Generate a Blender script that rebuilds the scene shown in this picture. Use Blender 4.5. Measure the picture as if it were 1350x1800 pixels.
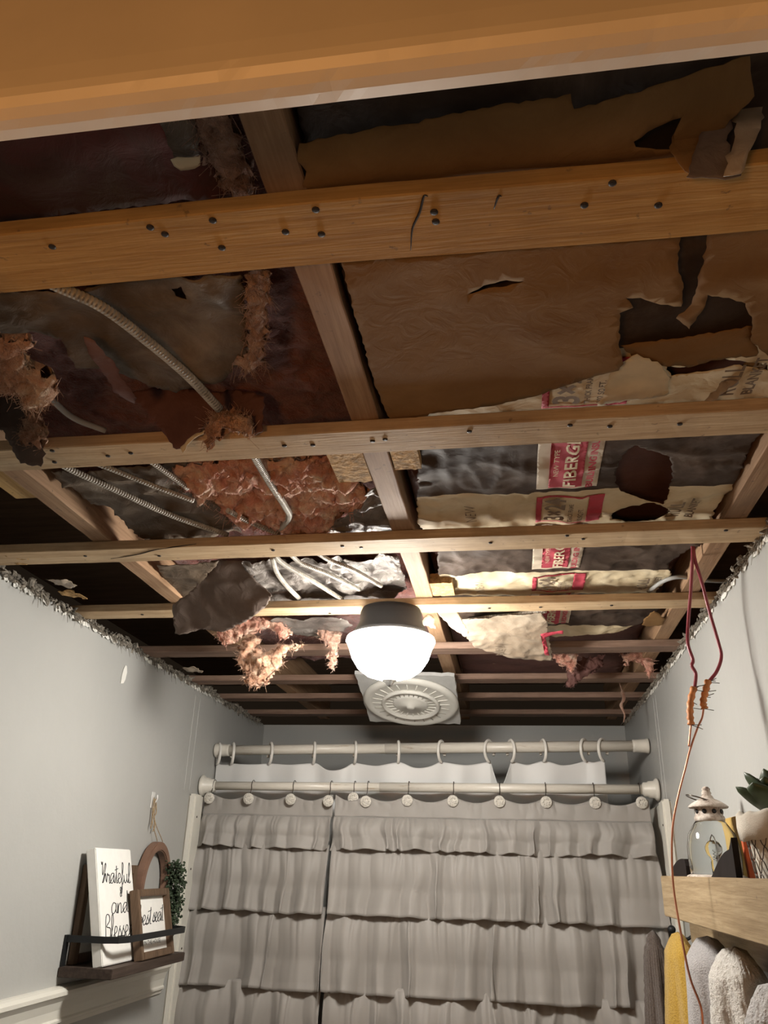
import bpy, bmesh, math, random
from mathutils import Vector, Matrix, noise
from mathutils.geometry import delaunay_2d_cdt

# ------------------------------------------------------------------ scene, camera, light, exposure
for o in list(bpy.data.objects):
    bpy.data.objects.remove(o)
S = bpy.context.scene
COL = S.collection
CZ = 1.87                       # eye height of the phone
CEIL = CZ + .57                 # underside of the furring strips
LX, RX, BY = -1.085, .465, 3.48 # left wall, right wall, back wall
F = 1393.44
AX = Vector((0.98819948, 0.15075011, 0.02713286))
AY = Vector((0.03731386, -0.40872813, 0.91189308))
AZ = Vector((-0.14855795, 0.90011984, 0.40953))
EYE = Vector((0, 0, CZ))
cam = bpy.data.cameras.new('camera')
camo = bpy.data.objects.new('camera', cam)
COL.objects.link(camo)
cam.sensor_fit = 'VERTICAL'
cam.sensor_height = 36
cam.lens = F * 36 / 1800
cam.clip_start = .02
camo.matrix_world = Matrix(((AX.x, AY.x, -AZ.x, 0), (AX.y, AY.y, -AZ.y, 0), (AX.z, AY.z, -AZ.z, CZ), (0, 0, 0, 1)))
S.camera = camo
S.view_settings.view_transform = 'Standard'
S.view_settings.look = 'None'
S.view_settings.gamma = 1
S.view_settings.use_curve_mapping = False
S.view_settings.exposure = 0.0
W = bpy.data.worlds.new('world')
S.world = W
W.use_nodes = True
W.node_tree.nodes['Background'].inputs[0].default_value = (.9, .62, .4, 1)
W.node_tree.nodes['Background'].inputs[1].default_value = .012
LAMP_POWER = 140.0              # emission of the glass bowl
# the hall lamp behind the camera: warm light that comes in under the door head
hl = bpy.data.lights.new('hall_lamp', 'POINT')
hl.energy = 25
hl.color = (1, .45, .135)
hl.shadow_soft_size = .12
hlo = bpy.data.objects.new('hall_lamp', hl)
hlo.location = (-.36, -.62, 1.42)
COL.objects.link(hlo)

# ------------------------------------------------------------------ helpers
rnd = random.Random(7)

def ray(px, py):
    return AZ + AX * ((px - 675) / F) - AY * ((py - 900) / F)

def at(px, py, x=None, y=None, z=None):
    g = ray(px, py)
    t = x / g.x if x is not None else y / g.y if y is not None else (z - CZ) / g.z
    return EYE + g * t

def fbm(x, y, z, octv=4):
    s = 0; a = 1; f = 1
    for _ in range(octv):
        s += a * noise.noise(Vector((x * f, y * f, z * f))); a *= .5; f *= 2.03
    return s

def world_loc(o):
    v = Vector((0, 0, 0))
    while o:
        v += o.location; o = o.parent
    return v

def obj(name, me, mat=None, parent=None, smooth=False):
    if isinstance(me, bmesh.types.BMesh):
        bm = me; me = bpy.data.meshes.new(name); bm.normal_update(); bm.to_mesh(me); bm.free()
    me.name = name
    o = bpy.data.objects.new(name, me)
    COL.objects.link(o)
    if mat:
        me.materials.clear(); me.materials.append(mat)
    if parent:
        o.parent = parent
        me.transform(Matrix.Translation(-world_loc(parent)))
    if smooth:
        me.polygons.foreach_set('use_smooth', [True] * len(me.polygons))
    return o

def tag(o, label=None, cat=None, group=None, kind=None):
    if label: o['label'] = label
    if cat: o['category'] = cat
    if group: o['group'] = group
    if kind: o['kind'] = kind
    return o

def thing(name, label, cat, loc, group=None):
    o = bpy.data.objects.new(name, None)
    o.empty_display_size = .05
    COL.objects.link(o)
    o.location = loc
    return tag(o, label, cat, group)

def struct(name, bm, mat, parent=None):
    o = obj(name, bm, mat, parent)
    o['kind'] = 'structure'
    return o

def add_box(bm, x0, x1, y0, y1, z0, z1, bevel=0, M=None):
    r = bmesh.ops.create_cube(bm, size=1)
    vs = r['verts']
    bmesh.ops.scale(bm, verts=vs, vec=(x1 - x0, y1 - y0, z1 - z0))
    bmesh.ops.translate(bm, verts=vs, vec=((x0 + x1) / 2, (y0 + y1) / 2, (z0 + z1) / 2))
    if bevel:
        es = list({e for v in vs for e in v.link_edges})
        r = bmesh.ops.bevel(bm, geom=es, offset=bevel, segments=2, affect='EDGES')
        vs = list({v for f in r['faces'] for v in f.verts} | {v for v in vs if v.is_valid})
    if M is not None:
        bmesh.ops.transform(bm, matrix=M, verts=vs)
    return vs

def box(*a, **k):
    bm = bmesh.new(); add_box(bm, *a, **k); return bm

def add_tube(bm, pts, r, n=8, cap=True, closed=False):
    """r: number or list"""
    pts = [Vector(p) for p in pts]
    m = len(pts)
    uvl = bm.loops.layers.uv.verify()
    rings = []; L = [0]
    for i in range(1, m): L.append(L[-1] + (pts[i] - pts[i - 1]).length)
    up = None
    for i, p in enumerate(pts):
        if closed: d = pts[(i + 1) % m] - pts[i - 1]
        else: d = pts[min(i + 1, m - 1)] - pts[max(i - 1, 0)]
        d.normalize()
        if up is None:
            up = d.orthogonal().normalized()
        up = (up - d * up.dot(d)).normalized()
        s = d.cross(up)
        rr = r[i] if isinstance(r, (list, tuple)) else r
        rings.append([bm.verts.new(p + (up * math.cos(2 * math.pi * k / n) + s * math.sin(2 * math.pi * k / n)) * rr) for k in range(n)])
    rng = range(m) if closed else range(m - 1)
    for i in rng:
        j = (i + 1) % m
        for k in range(n):
            f = bm.faces.new((rings[i][k], rings[i][(k + 1) % n], rings[j][(k + 1) % n], rings[j][k]))
            f.smooth = True
            us = [(L[i], k / n), (L[i], (k + 1) / n), (L[j], (k + 1) / n), (L[j], k / n)]
            for l, u in zip(f.loops, us): l[uvl].uv = u
    if cap and not closed:
        bm.faces.new(rings[0][::-1]); bm.faces.new(rings[-1])

def spline(pts, n=8):
    pts = [Vector(p) for p in pts]
    out = []
    q = [pts[0] * 2 - pts[1]] + pts + [pts[-1] * 2 - pts[-2]]
    for i in range(1, len(q) - 2):
        a, b, c, d = q[i - 1:i + 3]
        for k in range(n):
            t = k / n
            out.append(.5 * ((2 * b) + (c - a) * t + (2 * a - 5 * b + 4 * c - d) * t * t + (3 * b - a - 3 * c + d) * t ** 3))
    out.append(pts[-1])
    return out

def add_lathe(bm, prof, c, n=32, M=None, smooth=True, cap=True):
    c = Vector(c)
    rings = []
    for r, z in prof:
        ring = []
        for k in range(n):
            a = 2 * math.pi * k / n
            p = Vector((r * math.cos(a), r * math.sin(a), z))
            if M is not None: p = M @ p
            ring.append(bm.verts.new(p + c))
        rings.append(ring)
    for i in range(len(rings) - 1):
        for k in range(n):
            f = bm.faces.new((rings[i][k], rings[i][(k + 1) % n], rings[i + 1][(k + 1) % n], rings[i + 1][k]))
            f.smooth = smooth
    if cap:
        for ring, fl in ((rings[0], True), (rings[-1], False)):
            try: bm.faces.new(ring[::-1] if fl else ring)
            except Exception: pass

def lathe(prof, c, **k):
    bm = bmesh.new(); add_lathe(bm, prof, c, **k)
    bmesh.ops.recalc_face_normals(bm, faces=bm.faces)
    return bm

# ---- planes a torn sheet can hang in
class Plane:
    def __init__(s, o, u, v, n):
        s.o, s.u, s.v, s.n = Vector(o), Vector(u).normalized(), Vector(v).normalized(), Vector(n).normalized()
    def px(s, p):
        g = ray(*p)
        t = (s.o - EYE).dot(s.n) / g.dot(s.n)
        w = EYE + g * t - s.o
        return Vector((w.dot(s.u), w.dot(s.v)))
    def pt(s, a, b, d=0):
        return s.o + s.u * a + s.v * b + s.n * d

def flat(z):            # horizontal, normal down
    return Plane((0, 0, CZ + z), (1, 0, 0), (0, 1, 0), (0, 0, -1))
def upright(y):         # facing the door
    return Plane((0, y, CZ), (1, 0, 0), (0, 0, 1), (0, -1, 0))
def tilted(y0, z0, y1, z1):
    v = Vector((0, y1 - y0, z1 - z0)).normalized()
    n = Vector((1, 0, 0)).cross(v)
    if n.z > 0: n = -n
    return Plane((0, y0, CZ + z0), (1, 0, 0), v, n)

def inside(p, poly):
    c = False; n = len(poly); j = n - 1
    for i in range(n):
        a, b = poly[i], poly[j]
        if (a[1] > p[1]) != (b[1] > p[1]) and p[0] < (b[0] - a[0]) * (p[1] - a[1]) / (b[1] - a[1]) + a[0]:
            c = not c
        j = i
    return c

def seg_d(p, a, b):
    ab = b - a; t = max(0, min(1, (p - a).dot(ab) / max(ab.length_squared, 1e-12)))
    return (p - a - ab * t).length

def jagged(poly, step, jag, r):
    out = []
    n = len(poly)
    for i in range(n):
        a, b = Vector(poly[i]), Vector(poly[(i + 1) % n])
        L = (b - a).length
        k = max(1, int(L / step))
        nn = Vector((-(b - a).y, (b - a).x)) / max(L, 1e-9)
        for q in range(k):
            t = q / k
            e = 0 if q == 0 else (r.random() - .5) * 2 * jag + jag * 1.2 * noise.noise(Vector((a.x * 30 + t * L * 40, a.y * 30, 3.1)))
            out.append(a.lerp(b, t) + nn * e)
    return out

def triangulate(outer, holes, grid, r):
    loops = [outer] + holes
    vs = []; es = []
    for lp in loops:
        b = len(vs)
        vs += [Vector(p) for p in lp]
        es += [(b + i, b + (i + 1) % len(lp)) for i in range(len(lp))]
    nb = len(vs)
    xs = [p.x for p in outer]; ys = [p.y for p in outer]
    y = min(ys); row = 0
    while y < max(ys):
        x = min(xs) + (row % 2) * grid / 2
        while x < max(xs):
            p = Vector((x + (r.random() - .5) * grid * .4, y + (r.random() - .5) * grid * .4))
            if inside(p, outer) and not any(inside(p, h) for h in holes):
                vs.append(p)
            x += grid
        y += grid * .87; row += 1
    v2, e2, f2, *_ = delaunay_2d_cdt(vs, es, [], 0, 1e-6)
    tri = []
    for f in f2:
        c = sum((v2[i] for i in f), Vector((0, 0))) / len(f)
        if inside(c, outer) and not any(inside(c, h) for h in holes):
            tri.append(f)
    return v2, tri, loops

def wrinkle(a, b, seed, amp, fr):
    w = fbm(a * fr, b * fr, seed, 4)
    c = 1 - abs(noise.noise(Vector((a * fr * .8 + 7, b * fr * 1.3, seed * 1.7)))) * 2.4      # sharp creases
    c2 = 1 - abs(noise.noise(Vector((a * fr * 1.9 + 3, b * fr * 1.1 + 5, seed * 2.3)))) * 3
    return amp * (w * .7 + max(0, c) ** 3 * .6 + max(0, c2) ** 3 * .35)

def sheet(name, out, pl, mat, parent=None, holes=(), jag=.002, step=.006, grid=.011, amp=.005, fr=9, seed=1, disp=None, thick=.0008, world=False, off=0):
    r = random.Random(int(seed * 100))
    cv = (lambda p: Vector(p)) if world else pl.px
    outer = jagged([cv(p) for p in out], step, jag, r)
    hs = [jagged([cv(p) for p in h], step, jag, r) for h in holes]
    v2, tri, _ = triangulate(outer, hs, grid, r)
    bm = bmesh.new()
    bv = []
    for p in v2:
        d = wrinkle(p.x, p.y, seed, amp, fr) + off
        if disp: d += disp(p.x, p.y)
        if parent is not None and pl.n.z < -.99: d = min(d, pl.o.z - CEIL - .0205 - (off if off < .003 else 0) * 0)
        bv.append(bm.verts.new(pl.pt(p.x, p.y, d)))
    for f in tri:
        try: bm.faces.new([bv[i] for i in f])
        except ValueError: pass
    for v in [v for v in bm.verts if not v.link_faces]: bm.verts.remove(v)
    bmesh.ops.recalc_face_normals(bm, faces=bm.faces)
    o = obj(name, bm, mat, parent, smooth=True)
    m = o.modifiers.new('thickness', 'SOLIDIFY'); m.thickness = thick; m.offset = 0
    return o

def fluff(name, out, pl, mat, parent=None, thick=.02, seed=1, grid=.006, rough=.012, wisps=60, step=.005, jag=.004, world=False, back=.6, wlen=.02, zmin=None, low=0):
    """a torn-off wad of glass wool: lumpy closed volume with loose fibres"""
    r = random.Random(int(seed * 100))
    cv = (lambda p: Vector(p)) if world else pl.px
    base = [cv(p) for p in out]
    outer = jagged(base, step, jag, r)
    v2, tri, _ = triangulate(outer, [], grid, r)
    nb = len(base)
    ds = []
    for p in v2:
        ds.append(min(seg_d(p, base[i], base[(i + 1) % nb]) for i in range(nb)))
    bm = bmesh.new()
    top = []; bot = []
    for p, d in zip(v2, ds):
        q = min(1, d / (thick * 1.3))
        prof = math.sqrt(max(0, 1 - (1 - q) ** 2))
        n1 = fbm(p.x * 22, p.y * 22, seed, 3)
        n2 = fbm(p.x * 70, p.y * 70, seed + 3, 3)
        rid = (1 - abs(noise.noise(Vector((p.x * 45, p.y * 45, seed + 9)))) * 2) 
        n3 = 1 - abs(noise.noise(Vector((p.x * 160, p.y * 110, seed + 5)))) * 2
        dn = prof * (thick * (.55 + .8 * n1) + rough * (.6 * n2 + .5 * max(0, rid)) + .0035 * n3 + low * fbm(p.x * 8, p.y * 10, seed + 2, 2))
        if zmin and pl.n.z < -.9:
            y = pl.pt(p.x, p.y).y
            hit = any(a - .014 < y < c + .014 for a, c, _ in STRIPS)
            dn = min(dn, pl.o.z - (max(zmin, CEIL + .0205) if hit else zmin))
        sh = Vector((fbm(p.x * 60 + 9, p.y * 60, seed, 2), fbm(p.x * 60, p.y * 60 + 9, seed, 2))) * rough * .5
        top.append(bm.verts.new(pl.pt(p.x + sh.x, p.y + sh.y, dn)))
        if d < 1e-3 or q < .12: bot.append(top[-1])
        else: bot.append(bm.verts.new(pl.pt(p.x, p.y, -prof * thick * back)))
    for f in tri:
        try: bm.faces.new([top[i] for i in f])
        except ValueError: pass
        k = []
        for i in f[::-1]:
            if bot[i] not in k: k.append(bot[i])
        if len(k) == 3 and any(bot[i] is not top[i] for i in f):
            try: bm.faces.new(k)
            except ValueError: pass
    bmesh.ops.recalc_face_normals(bm, faces=bm.faces)
    for f in bm.faces: f.smooth = True
    idx = [i for i in range(len(v2))]
    for _ in range(wisps):
        i = r.choice(idx)
        if ds[i] > thick * 1.5 and r.random() < .5: continue
        p0 = top[i].co.copy()
        d = (pl.n * (.3 + r.random()) + pl.u * (r.random() - .5) * 2.6 + pl.v * (r.random() - .5) * 2.6).normalized()
        L = wlen * (.2 + r.random() ** 2 * 1.1)
        k = Vector((r.random() - .5, r.random() - .5, r.random() - .6)) * L * 1.5
        add_tube(bm, spline([p0 - d * .003, p0 + d * L * .5 + k * .3, p0 + d * L + k], 2), .00028, n=3, cap=False)
    for v in [v for v in bm.verts if not v.link_faces]: bm.verts.remove(v)
    return obj(name, bm, mat, parent)

def lettering(name, s, size, origin, xdir, ydir, mat, parent=None, disp=None, depth=.0002, bold=0, sx=1, align='LEFT'):
    cu = bpy.data.curves.new('t', 'FONT')
    cu.body = s; cu.size = size; cu.align_x = align; cu.extrude = 0; cu.offset = bold; cu.resolution_u = 3
    t = bpy.data.objects.new('t', cu)
    COL.objects.link(t)
    bpy.context.view_layer.update()
    me = bpy.data.meshes.new_from_object(t)
    bpy.data.objects.remove(t)
    xd, yd = Vector(xdir).normalized(), Vector(ydir).normalized()
    n = xd.cross(yd)
    for v in me.vertices:
        p = Vector(origin) + xd * v.co.x * sx + yd * v.co.y
        v.co = p + n * (depth + (disp(p) if disp else 0))
    return obj(name, me, mat, parent)

# ------------------------------------------------------------------ materials
MATS = {}
class NT:
    def __init__(s, name):
        s.m = bpy.data.materials.new(name); s.m.use_nodes = True
        s.t = s.m.node_tree; s.b = s.t.nodes['Principled BSDF']
        MATS[name] = s.m
    def n(s, typ, **k):
        x = s.t.nodes.new(typ)
        for a, b in k.items():
            if a.startswith('i_'):
                key = a[2:]
                x.inputs[int(key) if key.isdigit() else key.replace('_', ' ')].default_value = b
            else: setattr(x, a, b)
        return x
    def l(s, a, b): s.t.links.new(a, b)
    def coord(s, scale=(1, 1, 1), kind='Object'):
        tc = s.n('ShaderNodeTexCoord'); mp = s.n('ShaderNodeMapping')
        mp.inputs['Scale'].default_value = scale
        s.l(tc.outputs[kind], mp.inputs[0]); return mp.outputs[0]
    def noise(s, vec, scale, detail=4, rough=.55, dist=0):
        x = s.n('ShaderNodeTexNoise'); x.inputs['Scale'].default_value = scale; x.inputs['Detail'].default_value = detail
        x.inputs['Roughness'].default_value = rough; x.inputs['Distortion'].default_value = dist
        s.l(vec, x.inputs['Vector']); return x.outputs['Fac']
    def ramp(s, fac, stops):
        x = s.n('ShaderNodeValToRGB'); e = x.color_ramp.elements
        while len(e) < len(stops): e.new(.5)
        for q, (p, c) in zip(e, stops):
            q.position = p; q.color = (*c, 1) if len(c) == 3 else c
        s.l(fac, x.inputs[0]); return x.outputs[0]
    def mix(s, fac, a, b, mode='MIX'):
        x = s.n('ShaderNodeMix', data_type='RGBA', blend_type=mode)
        for v, i in ((fac, 0), (a, 6), (b, 7)):
            if isinstance(v, (int, float)): x.inputs[i].default_value = v
            elif isinstance(v, tuple): x.inputs[i].default_value = (*v, 1) if len(v) == 3 else v
            else: s.l(v, x.inputs[i])
        return x.outputs[2]
    def bump(s, h, dist, strength=1):
        x = s.n('ShaderNodeBump'); x.inputs['Distance'].default_value = dist; x.inputs['Strength'].default_value = strength
        s.l(h, x.inputs['Height']); s.l(x.outputs[0], s.b.inputs['Normal'])
    def set(s, col=None, rough=None, metal=None, spec=None, **k):
        if col is not None:
            if isinstance(col, tuple): s.b.inputs['Base Color'].default_value = (*col, 1)
            else: s.l(col, s.b.inputs['Base Color'])
        if rough is not None: s.b.inputs['Roughness'].default_value = rough
        if metal is not None: s.b.inputs['Metallic'].default_value = metal
        if spec is not None: s.b.inputs['Specular IOR Level'].default_value = spec
        for a, b in k.items(): s.b.inputs[a.replace('_', ' ')].default_value = b
        return s.m

def plain(name, col, rough=.6, metal=0, var=.12, scale=20, bump=0, bscale=80, spec=.4):
    t = NT(name); c = t.coord()
    f = t.noise(c, scale)
    d = tuple(x * (1 - var) for x in col); h = tuple(min(1, x * (1 + var)) for x in col)
    t.set(t.ramp(f, [(.3, d), (.7, h)]), rough, metal, spec)
    if bump: t.bump(t.noise(c, bscale, 5), bump)
    return t.m

def wood(name, a, b, c, axis='x', dirt=(.10, .07, .05), damt=.5, rough=.72, sc=1):
    t = NT(name)
    s = {'x': (1.2, 26, 26), 'y': (26, 1.2, 26), 'z': (26, 26, 1.2)}[axis]
    v = t.coord(tuple(k * sc for k in s))
    g = t.noise(v, 2.2, 6, .6, .6)
    g2 = t.noise(v, 9, 4, .6)
    base = t.ramp(g, [(.28, a), (.5, b), (.72, c)])
    fine = t.ramp(g2, [(.35, (.75, .72, .68)), (.6, (1, 1, 1))])
    col = t.mix(.75, base, fine, 'MULTIPLY')
    o = t.coord()
    dn = t.ramp(t.noise(o, 5, 6, .65), [(.5, (0, 0, 0)), (.78, (1, 1, 1))])
    sp = t.ramp(t.noise(o, 60, 3, .6), [(.66, (0, 0, 0)), (.72, (1, 1, 1))])
    col = t.mix(t.mix(damt, (0, 0, 0), dn), col, dirt)
    col = t.mix(t.mix(.55, (0, 0, 0), sp), col, dirt)
    t.set(col, rough, spec=.25)
    t.bump(g2, .0012, .6)
    return t.m

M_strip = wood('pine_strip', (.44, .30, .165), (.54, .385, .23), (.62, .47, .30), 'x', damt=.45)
M_amberlit = wood('amber_lit_strip', (.36, .19, .055), (.46, .26, .08), (.54, .33, .12), 'x', damt=.35)  # nearest strip: warm hall light deepened in the wood colour itself
M_strip2 = wood('dark_strip', (.17, .105, .075), (.24, .155, .115), (.31, .21, .155), 'x', damt=.5)  # darker, duller brown wood for the strips from the fifth on
M_joist = wood('old_joist', (.25, .145, .08), (.33, .20, .115), (.40, .26, .155), 'y', damt=.5)
M_deck = wood('roof_boards', (.16, .11, .075), (.21, .145, .10), (.26, .18, .13), 'x', damt=.3)
M_block = plain('fibreboard', (.42, .26, .11), .9, var=.45, scale=90, bump=.003, bscale=140)
M_oak = wood('oiled_oak', (.27, .19, .105), (.36, .265, .155), (.44, .335, .205), 'y', damt=.15, rough=.5)
M_walnut = wood('walnut_frame', (.085, .052, .032), (.13, .083, .052), (.17, .11, .07), 'z', damt=.1, rough=.5)
M_dwood = wood('dark_stained_wood', (.035, .024, .019), (.06, .042, .033), (.085, .06, .048), 'y', damt=.1, rough=.55)
M_hoop = plain('brown_hoop_wood', (.20, .115, .078), .55, var=.15, scale=30)
M_nail = plain('rusty_nail', (.035, .026, .022), .6, .4)
M_white = plain('white_paint', (.74, .72, .66), .38, var=.04, scale=8)
M_cream = plain('cream_trim_paint', (.70, .68, .61), .3, var=.04, scale=6)
M_black = plain('black_metal', (.018, .019, .02), .45, .3)
M_blackwood = plain('black_stain', (.018, .014, .013), .85, spec=.1)
M_canvas = plain('white_canvas', (.80, .79, .75), .8, var=.03, scale=40, bump=.0004, bscale=900)
M_ink = plain('black_ink', (.012, .012, .012), .6)
M_redp = plain('red_print', (.42, .045, .07), .75, var=.15, scale=25)
M_creamp = plain('cream_print', (.62, .53, .37), .75, var=.12, scale=25)
M_darkp = plain('dark_print', (.20, .15, .105), .75, var=.15)
M_redwire = plain('maroon_insulation', (.22, .035, .05), .35)
M_copper = plain('copper_wire', (.50, .22, .14), .35, .75)
M_orange = plain('orange_sleeve', (.52, .20, .065), .5, var=.35, scale=60)
M_greycab = plain('grey_cable', (.32, .32, .31), .5)
M_hook = plain('dark_hook_wire', (.10, .085, .07), .3, .8)
M_twine = plain('jute_twine', (.36, .26, .15), .95, var=.3, scale=200)
M_clearhook = plain('clear_hook', (.75, .75, .73), .15, spec=.8)
M_button = plain('carved_button', (.62, .59, .53), .5, var=.25, scale=160, bump=.003, bscale=260)
M_ring = plain('white_plastic_ring', (.76, .74, .69), .25)
M_debris = plain('crumbled_plaster', (.22, .195, .16), .95, var=.75, scale=90, bump=.004, bscale=150)
M_chip = plain('bare_plaster', (.78, .77, .72), .9, var=.06)
M_leaf = plain('succulent_leaf', (.040, .062, .026), .42, var=.35, scale=30, spec=.45)
M_box = plain('boxwood_leaf', (.036, .055, .028), .6, var=.5, scale=70)
M_linen = plain('linen_liner', (.60, .55, .47), .95, var=.08, scale=50, bump=.0008, bscale=600)
M_wire = plain('basket_wire', (.16, .13, .11), .5, .6)
M_bronze = plain('dark_bronze', (.02, .018, .017), .7, 0)
M_chrome = plain('brushed_nickel', (.55, .54, .52), .25, .9)
M_vent = plain('fan_plastic', (.55, .54, .50), .45, var=.08, scale=12)
M_drywall = plain('drywall_remnant', (.42, .42, .41), .8, var=.15, scale=14)
M_rodcap = plain('rod_end_plastic', (.70, .67, .60), .35)
M_orangebook = plain('orange_panel', (.52, .10, .025), .5)
M_ochre = plain('ochre_card', (.50, .33, .10), .7)
M_floor = wood('floor_boards', (.055, .04, .03), (.08, .06, .045), (.10, .08, .06), 'y')

def wall_mat():
    t = NT('grey_wall_paint'); c = t.coord()
    col = t.ramp(t.noise(c, 3, 4), [(.3, (.405, .405, .388)), (.7, (.435, .434, .415))])
    st = t.ramp(t.noise(t.coord((14, 14, 2.0)), 2.2, 5, .6), [(.70, (0, 0, 0)), (.78, (1, 1, 1))])
    col = t.mix(t.mix(.28, (0, 0, 0), st), col, (.62, .62, .59))
    t.set(col, .42, spec=.35)
    t.bump(t.noise(c, 26, 4), .0022, .5)
    return t.m
M_wall = wall_mat()

def rod_mat():
    t = NT('worn_white_rod'); v = t.coord((5, 60, 60))
    f = t.noise(v, 2, 6, .7)
    t.set(t.ramp(f, [(.30, (.36, .28, .19)), (.40, (.62, .58, .51)), (.7, (.72, .69, .62))]), .35, spec=.5)
    return t.m
M_rod = rod_mat()

def paper_mat(name, a, b, c, rough=.75, bump=.003, spec=.3, sheen=0):
    t = NT(name); v = t.coord()
    f = t.noise(v, 7, 7, .62, .5)
    col = t.ramp(f, [(.3, a), (.5, b), (.72, c)])
    t.set(col, rough, spec=spec)
    t.bump(t.noise(v, 30, 7, .6, 1.2), bump, .7)
    return t.m
M_kraft = paper_mat('kraft_paper', (.17, .086, .030), (.205, .11, .040), (.25, .14, .056), .8, .002, .2)
M_dust = paper_mat('dusty_brown_facing', (.062, .042, .027), (.112, .08, .054), (.25, .20, .15), .6, .006)
M_red = paper_mat('dark_red_brown_facing', (.12, .020, .016), (.075, .028, .018), (.085, .05, .026), .7)
M_grey = paper_mat('grey_backing_paper', (.10, .075, .06), (.14, .105, .088), (.19, .15, .125), .7)
M_maroon = paper_mat('maroon_backing', (.09, .04, .035), (.13, .06, .05), (.17, .085, .065), .7)
M_film = paper_mat('torn_film', (.26, .19, .13), (.34, .27, .2), (.44, .37, .29), .4, spec=.5)

def foil_mat():
    t = NT('dirty_foil_facing'); v = t.coord()
    col = t.ramp(t.noise(v, 9, 6, .65, .8), [(.28, (.07, .055, .048)), (.5, (.16, .14, .125)), (.72, (.32, .29, .26))])
    t.set(col, .42, .2, .4)
    t.bump(t.noise(v, 34, 6, .6, 1.5), .006, .8)
    return t.m
M_foil = foil_mat()

def print_mat():
    # asphalt-dark field with a cream band printed every 412 mm along the roll
    t = NT('printed_batt_facing'); tc = t.n('ShaderNodeTexCoord')
    sx = t.n('ShaderNodeSeparateXYZ'); t.l(tc.outputs['Object'], sx.inputs[0])
    v = t.coord()
    wob = t.n('ShaderNodeMath', operation='MULTIPLY_ADD'); t.l(t.noise(v, 4, 2), wob.inputs[0]); wob.inputs[1].default_value = .012
    t.l(sx.outputs['Y'], wob.inputs[2])
    a = t.n('ShaderNodeMath', operation='ADD'); t.l(wob.outputs[0], a.inputs[0]); a.inputs[1].default_value = 1.2 - 1.283 + .412 * 10
    m = t.n('ShaderNodeMath', operation='MODULO'); t.l(a.outputs[0], m.inputs[0]); m.inputs[1].default_value = .412
    lt = t.n('ShaderNodeMath', operation='LESS_THAN'); t.l(m.outputs[0], lt.inputs[0]); lt.inputs[1].default_value = .165
    near = t.n('ShaderNodeMath', operation='GREATER_THAN'); t.l(sx.outputs['Y'], near.inputs[0]); near.inputs[1].default_value = .70 - 1.2
    both = t.n('ShaderNodeMath', operation='MULTIPLY'); t.l(lt.outputs[0], both.inputs[0]); t.l(near.outputs[0], both.inputs[1]); lt = both
    f = t.noise(v, 8, 7, .62, .6)
    dark = t.ramp(f, [(.3, (.034, .022, .016)), (.5, (.056, .038, .028)), (.64, (.095, .068, .052)), (.8, (.17, .13, .105))])
    crm = t.ramp(f, [(.28, (.44, .35, .22)), (.5, (.62, .52, .35)), (.72, (.74, .66, .50))])
    t.set(t.mix(lt.outputs[0], dark, crm), .68, spec=.12)
    t.bump(t.noise(v, 26, 6, .55, .5), .004, .7)
    return t.m
M_print = print_mat()

def fibre_mat(name, cols, sss=.0):
    t = NT(name); v = t.coord()
    f = t.noise(v, 24, 8, .7, .8)
    f2 = t.noise(v, 130, 5, .7, 1.0)
    col = t.ramp(f, cols)
    col = t.mix(.45, col, t.ramp(f2, [(.3, (.55, .5, .48)), (.62, (1, 1, 1))]), 'MULTIPLY')
    t.set(col, .95, spec=.1)
    t.b.inputs['Sheen Weight'].default_value = .25
    t.bump(t.mix(.5, f, f2), .012, .9)
    return t.m
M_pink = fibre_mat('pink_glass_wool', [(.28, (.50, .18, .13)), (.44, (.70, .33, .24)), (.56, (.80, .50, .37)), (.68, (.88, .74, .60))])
M_darkwool = fibre_mat('dark_red_glass_wool', [(.3, (.10, .028, .022)), (.5, (.17, .05, .038)), (.7, (.26, .10, .075))])  # darker, redder tone than the pink tears, used on the left slab
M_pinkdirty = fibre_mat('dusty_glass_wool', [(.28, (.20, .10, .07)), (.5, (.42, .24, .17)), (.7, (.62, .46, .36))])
M_tan = fibre_mat('tan_glass_wool', [(.26, (.46, .23, .145)), (.46, (.66, .37, .235)), (.68, (.84, .65, .48))])

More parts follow.
